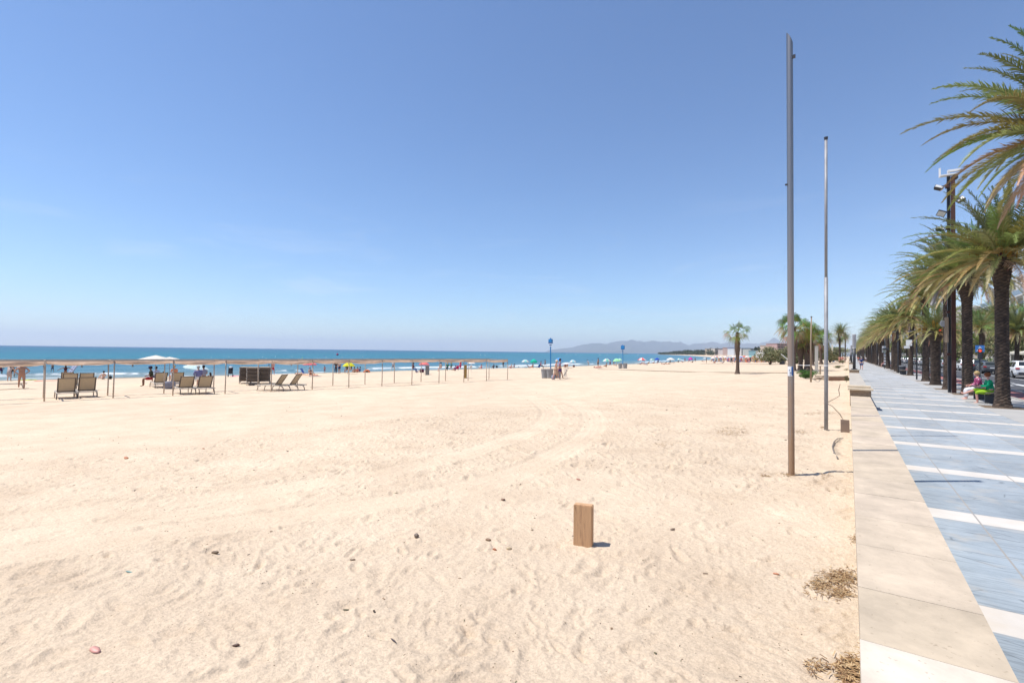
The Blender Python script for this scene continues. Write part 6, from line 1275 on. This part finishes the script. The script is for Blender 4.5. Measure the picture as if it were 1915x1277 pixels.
# traffic light with pedestrian sign
D0 = at(1833, 690, 0)
t = thing('traffic_light', 'traffic light showing red under a blue pedestrian crossing sign', 'traffic light', (8.9, 50, 0)); hh = zat((8.9, 50), 662); 
cx_ = at(1832, 700, 0); y_ = 62; x_ = at(1832, 670, 1.5); 
d_ = cf+cr*((1832-CXP)/FPX); x_ = 62*d_.x/d_.y; t.location = (x_, 62, 0); zt = zat((x_, 62), 646.5); zr_ = zat((x_, 62), 656)
MB().tube([(0, 0, 0), (0, 0, zt)], .06, 8).build('post', M_dark, t); MB().box((0, -.06, zr_-.28), (.30, .22, .95)).build('signal_housing', M_dark, t)
for k, m_ in ((0, M_redlit), (1, M_dark), (2, M_dark)):
    o = MB().lathe([(.001, 0), (.10, 0), (.10, .03), (.001, .03)], n=14).build('signal_lamp', m_, t, loc=(0, -.17, zr_-.0-.29*k)); o.rotation_euler = (rad(90), 0, 0)
MB().box((0, -.10, zt-.28), (.62, .03, .62)).build('sign_plate', M_plain, t, col=(.04, .18, .50))
mb = MB(); z = zt-.30; mb.add([(0, -.12, z+.26), (-.24, -.12, z-.2), (.24, -.12, z-.2)], [(0, 1, 2)]); mb.build('white_triangle', M_plain, t, col=(.75, .76, .78)); w3 = MB(); w3.ball((0, -.125, z+.12), .03, 8); w3.bar((0, -.125, z+.09), (.01, -.125, z-.04), .035); w3.bar((.01, -.125, z-.04), (.08, -.125, z-.16), .025); w3.bar((.01, -.125, z-.04), (-.07, -.125, z-.16), .025); w3.bar((0, -.125, z+.07), (.07, -.125, z+.0), .02); w3.build('walking_figure', M_dark, t)
d_ = cf+cr*((1758-CXP)/FPX); x_ = 66*d_.x/d_.y; zr_ = zat((x_, 66), 618)
t = thing('traffic_light', 'traffic light glowing orange-red among the fronds left of the mast', 'traffic light', (x_, 66, 0)); MB().tube([(0, 0, 0), (0, 0, zr_+.2)], .06, 8).build('post', M_dark, t); MB().box((0, -.0, zr_-.25), (.32, .22, .95)).build('signal_housing', M_dark, t)
o = MB().lathe([(.001, 0), (.13, 0), (.13, .03), (.001, .03)], n=14).build('signal_lamp', M_redlit, t, loc=(0, -.12, zr_)); o.rotation_euler = (rad(90), 0, 0)

# ================================================================ CARS
def car_meshes(kind):
    if kind == 'suv': Lc, Wc, Hc, st = 4.5, .92, 1.66, [(-2.25, .55, .95, 1.0, .78), (-2.18, .38, 1.0, 1.15, .84), (-1.85, .30, 1.02, 1.60, .90), (-1.0, .30, 1.02, 1.66, .92), (.1, .30, 1.0, 1.64, .92), (.55, .30, .99, 1.50, .92), (1.15, .30, .97, 1.02, .91), (1.9, .32, .90, .93, .88), (2.2, .36, .74, .76, .80), (2.28, .45, .6, .62, .72)]
    else: Lc, Wc, Hc, st = 4.2, .88, 1.46, [(-2.1, .5, .85, .90, .74), (-2.02, .34, .92, 1.0, .80), (-1.65, .28, .93, 1.36, .86), (-.8, .28, .93, 1.46, .88), (.1, .28, .92, 1.45, .88), (.5, .28, .91, 1.33, .88), (1.15, .28, .88, .94, .87), (1.8, .30, .80, .83, .84), (2.05, .34, .66, .68, .76), (2.12, .42, .55, .57, .68)]
    v = []; f = []; ns = len(st)
    for (y, zb, zc, zr, w_) in st:
        wr = w_-max(0, (zr-zc))*.36; v += [(-w_*.93, y, zb), (-w_, y, zb+.16), (-w_, y, zc-.08), (-w_*.965, y, zc), (-wr, y, zr-.06*(zr > zc+.2)), (-wr*.8, y, zr), (wr*.8, y, zr), (wr, y, zr-.06*(zr > zc+.2)), (w_*.965, y, zc), (w_, y, zc-.08), (w_, y, zb+.16), (w_*.93, y, zb)]
    for i in range(ns-1):
        for k in range(12): a = i*12; f.append((a+k, a+(k+1) % 12, a+12+(k+1) % 12, a+12+k))
    f.append(tuple(range(12))); f.append(tuple(reversed(range((ns-1)*12, ns*12))))
    body = MB(); body.add(v, [tuple(reversed(q)) for q in f]); body = body.mesh('body', M_paint)
    g = MB()
    def P_(i, k): return Vector(v[i*12+k])
    def quad(i, j, k0, k1, e0=.12, e1=.88, c0=.08, c1=.92):
        a, b, c, d = P_(i, k0), P_(j, k0), P_(j, k1), P_(i, k1); q = []
        for (s_, t_) in ((e0, c0), (e1, c0), (e1, c1), (e0, c1)): q.append((a.lerp(b, s_)).lerp(d.lerp(c, s_), t_))
        n = (q[1]-q[0]).cross(q[3]-q[0]).normalized(); ctr = sum(q, Vector())/4; n = n if n.dot(ctr-Vector((0, ctr.y, .8))) > 0 or abs(n.x) < .3 else -n
        if abs(n.x) < .3: n = n if n.z > 0 else -n
        g.add([x+n*.008 for x in q], [(0, 1, 2, 3)])
    for i, j in ((2, 3), (3, 4), (4, 5)):
        quad(i, j, 3, 4, .05, .95); quad(i, j, 8, 7, .05, .95)
    a, b, c, d = [Vector(q) for q in (v[5*12+3], v[6*12+3], v[5*12+4], v[5*12+4])]
    for s in (3, 8): g.add([Vector(v[5*12+s]).lerp(Vector(v[6*12+s]), .02)+Vector(((-.008 if s == 3 else .008), 0, .03)), Vector(v[5*12+s]).lerp(Vector(v[6*12+s]), .8)+Vector(((-.008 if s == 3 else .008), 0, .03)), Vector(v[5*12+(4 if s == 3 else 7)])+Vector(((-.008 if s == 3 else .008), 0, -.05))], [(0, 1, 2)])
    quad(5, 6, 5, 6, .08, .95, .02, .98); quad(1, 2, 5, 6, .12, .92, .0, 1.0)
    glass = g.mesh('window', M_glass); R = .34 if kind == 'suv' else .31
    wh = []
    for y in (-Lc*.30, Lc*.31):
        for s in (-1, 1):
            t_ = MB(); x0 = s*(Wc-.19); x1 = s*(Wc+.012); t_.tube([(x0, y, R), (x1, y, R)], [R, R], 20); r_ = MB(); r_.tube([(x1, y, R), (x1+s*.008, y, R)], [R*.64, R*.60], 14); wh.append((t_.mesh('tyre', M_rubber), r_.mesh('rim', M_alu)))
    ar = MB()
    for y in (-Lc*.30, Lc*.31):
        for s in (-1, 1): ar.tube([(s*(Wc-.1), y, R), (s*(Wc+.004), y, R)], [R+.07, R+.07], 20)
    arch = ar.mesh('wheel_arch', M_rubber)
    tl = []
    yb = st[1][0]
    for s in (-1, 1):
        q = MB(); q.box((s*st[1][4]*.84, yb-.03, st[1][2]-.06), (.26, .14, .15)); tl.append(q.mesh('tail_light', M_red))
    hl = []
    for s in (-1, 1): q = MB(); q.box((s*st[-2][4]*.82, st[-2][0], st[-2][2]-.03), (.28, .12, .12)); hl.append(q.mesh('headlight', M_alu))
    pl = MB().box((0, st[0][0]-.02, .72), (.5, .03, .11)).mesh('number_plate', M_plain); bmp = MB().box((0, st[0][0]-.03, .48), (1.3, .14, .22)).box((0, st[-1][0]-.02, .45), (1.3, .14, .2)).mesh('bumper', M_dark); mr = [MB().box((s*(Wc+.09), .62, 1.0 if kind != 'suv' else 1.1), (.16, .1, .13)).mesh('wing_mirror', M_paint) for s in (-1, 1)]
    return dict(body=body, glass=glass, wh=wh, arch=arch, tl=tl, hl=hl, pl=pl, bmp=bmp, mr=mr)
CM = {k: car_meshes(k) for k in ('suv', 'hatch')}
def car(x, y, kind, col, label, face=0, group='cars parked along the road', z=-.06):
    c = CM[kind]; t = thing('parked_car', label, 'car', (x, y, z), rad(face), group); inst(c['body'], 'body', t, col); inst(c['glass'], 'window', t); inst(c['arch'], 'wheel_arch', t); inst(c['bmp'], 'bumper', t); inst(c['pl'], 'number_plate', t, (.75, .75, .75))
    for a, b in c['wh']: o = inst(a, 'tyre', t); inst(b, 'rim', o)
    for m_ in c['tl']: inst(m_, 'tail_light', t)
    for m_ in c['hl']: inst(m_, 'headlight', t)
    for m_ in c['mr']: inst(m_, 'wing_mirror', t, col)
CW = (.78, .78, .78); CG = (.09, .10, .115); CB = (.10, .15, .20); CS = (.35, .37, .40)
car(13.55, 66.0, 'suv', CW, 'white parked SUV with a red tail light at the right edge of the picture')
car(13.6, 79.5, 'hatch', CG, 'dark grey parked hatchback nearest behind the blonde woman'); car(13.6, 86.0, 'suv', CG, 'dark grey parked car between the other grey one and the white one'); car(13.6, 93.5, 'suv', CW, 'white parked car at the left of the two grey ones')
car(16.7, 71, 'suv', (.015, .017, .022), 'black car parked on the pavement behind the white SUV', z=.03)
cs = [('hatch', CS, 'silver'), ('hatch', CB, 'blue-grey'), ('suv', CG, 'charcoal'), ('hatch', CB, 'dark blue'), ('suv', CS, 'silver'), ('suv', CW, 'white'), ('hatch', CG, 'grey'), ('suv', CW, 'white'), ('hatch', CS, 'silver'), ('suv', CB, 'blue'), ('hatch', CW, 'white'), ('suv', CG, 'dark'), ('hatch', CW, 'white')]
y = 110.
OC = ["first", "second", "third", "fourth", "fifth", "sixth", "seventh", "eighth", "ninth", "tenth", "eleventh", "twelfth", "thirteenth"]
for k, (kd, c, n) in enumerate(cs):
    car(13.6, y, kd, c, f'{n} car, {OC[k]} in the line of parked cars past the gap'); y += 6.6
# ================================================================ BUILDINGS
def block(x0, x1, y0, y1, floors, col, label, fh=3.0, balc=True, roof=None, group='buildings along the promenade road', z0=0, winc=4.2, slabc=(.72, .70, .66), name='apartment_building'):
    h = floors*fh+.4; t = thing(name, label, 'building', ((x0+x1)/2, (y0+y1)/2, z0), 0, group); W_, D_ = x1-x0, y1-y0
    MB().box((0, 0, h/2), (W_, D_, h)).build('wall', M_wall, t, col=col); MB().box((0, 0, h+.15), (W_+.5, D_+.5, .3)).build('roof', M_wall, t, col=roof or slabc)
    nw = max(1, int(D_/winc)); fr = MB()
    wm = MB().box((-.03, 0, 0), (.08, 1.7, 2.0)).mesh('window', M_glass); wf = MB().box((-.05, 0, 1.05), (.12, 1.9, .10)).box((-.05, 0, -1.05), (.12, 1.9, .10)).box((-.05, .9, 0), (.12, .10, 2.0)).box((-.05, -.9, 0), (.12, .10, 2.0)).box((-.06, 0, 0), (.1, .06, 2.0)).mesh('window_frame', M_plain)
    sm = MB().box((-.65, 0, 0), (1.3, D_-.4, .22)).mesh('balcony_slab', M_wall); rm = MB().box((-1.26, 0, .55), (.05, D_-.5, .8)).mesh('balcony_glass', M_bal)
    cm_ = MB().box((-1.15, 0, h/2-.2), (.22, .22, h-.4)).mesh('column', M_wall)
    for fl in range(floors):
        for k in range(nw):
            yy = -D_/2+D_*(k+.5)/nw; o = inst(wm, 'window', t, loc=(-W_/2, yy, fl*fh+1.35)); inst(wf, 'window_frame', o, slabc)
        for k in range(max(1, int(W_/4.5))):
            xx = -W_/2+W_*(k+.5)/max(1, int(W_/4.5)); o = inst(wm, 'window', t, loc=(xx, -D_/2, fl*fh+1.35)); o.rotation_euler = (0, 0, rad(90)); inst(wf, 'window_frame', o, slabc)
        if balc and fl: inst(sm, 'balcony_slab', t, slabc, (-W_/2, 0, fl*fh)); inst(rm, 'balcony_glass', t, slabc, (-W_/2, 0, fl*fh))
    if balc:
        for k in range(nw+1): inst(cm_, 'column', t, slabc, (-W_/2, -D_/2+.3+(D_-.6)*k/nw, 0))
    return t
M_bal = mat('balcony_panel', (.20, .24, .28), .2, .1, 1)
block(24, 36, 96, 140, 5, (.55, .50, .44), 'white-slabbed apartment block with columns and balconies at the right edge')
block(25, 38, 145, 172, 3, (.55, .42, .31), 'cream house with small windows behind the second palm', balc=False, winc=4.5)
block(24, 38, 178, 214, 5, (.58, .52, .45), 'beige apartment block half hidden behind the mast', winc=4)
block(24, 38, 222, 262, 4, (.55, .44, .36), 'pinkish apartment block behind the parked cars', winc=4)
block(24, 40, 272, 330, 6, (.52, .50, .47), 'farther grey-white apartment block past the pinkish one', winc=5)
block(24, 42, 342, 420, 5, (.5, .44, .37), 'last apartment block seen between the far palm trunks', winc=6)
# cafe terrace parasols in front of the first block
for k, (x, y) in enumerate([(20.5, 80), (20.6, 86), (20.5, 92), (20.6, 100)]):
    t = thing('cafe_parasol', ['square cream cafe parasol at the right edge behind the white SUV', 'second square cream cafe parasol behind the black car', 'third square cafe parasol left of the thick palm trunk', 'fourth square cafe parasol nearest the traffic light'][k], 'parasol', (x, y, .03), 0, 'cafe parasols across the road')
    mb = MB(); mb.add([(0, 0, 3.1), (-1.9, -1.9, 2.55), (1.9, -1.9, 2.55), (1.9, 1.9, 2.55), (-1.9, 1.9, 2.55), (-1.9, -1.9, 2.3), (1.9, -1.9, 2.3), (1.9, 1.9, 2.3), (-1.9, 1.9, 2.3)], [(0, 1, 2), (0, 2, 3), (0, 3, 4), (0, 4, 1), (1, 5, 6, 2), (2, 6, 7, 3), (3, 7, 8, 4), (4, 8, 5, 1)]); mb.build('canopy', M_thin, t, col=(.78, .74, .64)); MB().tube([(0, 0, 0), (0, 0, 3)], .05, 8).build('pole', M_wood, t)
# low garden wall
for k, (y0, y1, c) in enumerate([(60, 78, (.5, .47, .42)), (104, 138, (.45, .38, .3)), (140, 230, (.5, .45, .4))]):
    tag(MB().box((0, 0, .35), (.25, y1-y0, .75)).box((0, 0, .75), (.32, y1-y0, .06)).build('garden_wall', M_wall, col=c, loc=(19.4, (y0+y1)/2, 0)), ['low pale garden wall behind the black car', 'low brown garden wall behind the grey parked cars', 'long low garden wall farther along the road'][k], 'wall', 'garden walls across the road')
# resort at the far end of the bay
M_fwin = mat('dark_window', (.05, .055, .07), .6, .2, .3, spec=.2)  # evenly dark, rough panes for the far resort
def fb(px0, px1, top, D, col, label, floors, roof=None, base=664, dd=25):
    m_ = (px0+px1)/2; d = cf+cr*((m_-CXP)/FPX); d.z = 0; p = d/d.dot(cf)*D; s = D/FPX; wd = (px1-px0)*s; hor = 657.4+(m_-957.5)*.0126; h = (hor-top)*s+1.85
    t = thing('resort_building', label, 'building', (p.x, p.y, 0), yaw, 'resort buildings across the bay'); MB().box((0, 0, h/2-1), (wd, dd, h+2)).build('wall', M_wall, t, col=col); MB().box((0, 0, h+.3), (wd+1, dd+1, .6)).build('roof', M_wall, t, col=roof or tuple(c*.8 for c in col))
    nf = floors; fh = h/nf; n = max(3, int(wd/4.5))
    wm = MB().box((0, 0, 0), (wd/n*.86, .3, fh*.60)).mesh('window', M_fwin); bm_ = MB().box((0, -.7, 0), (wd*.94, 1.4, fh*.14)).mesh('balcony_slab', M_wall)
    for f_ in range(nf):
        for k in range(n): inst(wm, 'window', t, loc=(-wd/2+wd*(k+.5)/n, -dd/2, fh*(f_+.55)))
        if f_: inst(bm_, 'balcony_slab', t, tuple(min(.8, c*1.1) for c in col), (0, -dd/2, fh*f_))
fb(1323, 1332, 652.5, 1000, (.42, .34, .24), 'ochre building at the left end of the far resort', 4)
fb(1332, 1347, 651.8, 980, (.62, .56, .48), 'cream hotel with brown side among dark pines in the far resort', 5)
fb(1348, 1357, 653.5, 950, (.50, .44, .42), 'pale pink hotel left of the white one in the far resort', 4)
fb(1357, 1366.5, 650.3, 900, (.38, .27, .24), 'reddish hotel behind the pale pink one in the far resort', 5)
fb(1366.5, 1377, 651.3, 850, (.55, .58, .60), 'white and blue hotel left of the lone palm trunk', 5, (.1, .25, .5))
fb(1380, 1396, 651.5, 800, (.50, .48, .45), 'grey hotel right of the lone palm trunk', 5, (.12, .2, .3))
fb(1396, 1412, 652.3, 760, (.36, .38, .36), 'green-grey hotel in the middle of the far resort', 5, (.1, .16, .2))
fb(1408, 1416, 656, 700, (.16, .30, .34), 'low teal building before the green-grey hotel', 2)
fb(1431, 1443, 646.5, 620, (.52, .42, .34), 'tan stepped building above the tamarisks', 5)
fb(1443, 1462, 643.2, 600, (.46, .30, .28), 'reddish brown building highest above the tamarisks', 6)
fb(1424, 1434, 657, 560, (.58, .56, .52), 'low white pavilion behind the crowd', 2)
r = random.Random(44)
FT = 'dark trees between the resort buildings'
for k, (px, tp, D, w_) in enumerate([(1330, 651, 1010, 9), (1341, 649.8, 1000, 10), (1357, 652.5, 960, 6), (1414, 649, 730, 8), (1420, 647.5, 700, 9), (1426, 648, 690, 9), (1433, 650, 640, 8), (1446, 655, 520, 14), (1456, 653, 480, 14), (1437, 657, 560, 12)]):
    d = cf+cr*((px-CXP)/FPX); d.z = 0; p = d/d.dot(cf)*D; s = D/FPX; hor = 657.4+(px-957.5)*.0126; h = (hor-tp)*s+1.85
    t = thing('pine_tree', f'dark tree, {["first","second","third","fourth","fifth","sixth","seventh","eighth","ninth","tenth"][k]} from the left between the far resort buildings' if 0 else ['dark pine at the left end of the far resort', 'dark pine rising behind the cream hotel', 'small dark pine between the pink hotels', 'dark pine right of the green-grey hotel', 'tallest dark pine in the far resort', 'dark pine right of the tallest one', 'dark pine left of the tan stepped building', 'olive tree below the reddish brown building', 'olive tree next to the bent white pipe', 'low tree in front of the tan stepped building'][k], 'tree', (p.x, p.y, -1), k, FT)
    mb = MB()
    for j in range(9): a = r.uniform(0, 6.3); q = r.uniform(0, .6)*w_*s/2; leaf_cloud(mb, (math.cos(a)*q, math.sin(a)*q, h*r.uniform(.5, .9)+.5), (w_*s*.3, w_*s*.3, h*.2), 50, h*.07, C_DK if D > 600 else C_OL, r)
    mb.build('crown', M_foliage, t, tint=True); q = MB(); q.cur = (.08, .06, .05); q.tube([(0, 0, 0), (0, 0, h*.75)], [.4, .2], 6); q.build('trunk', M_trunk, t, tint=True)
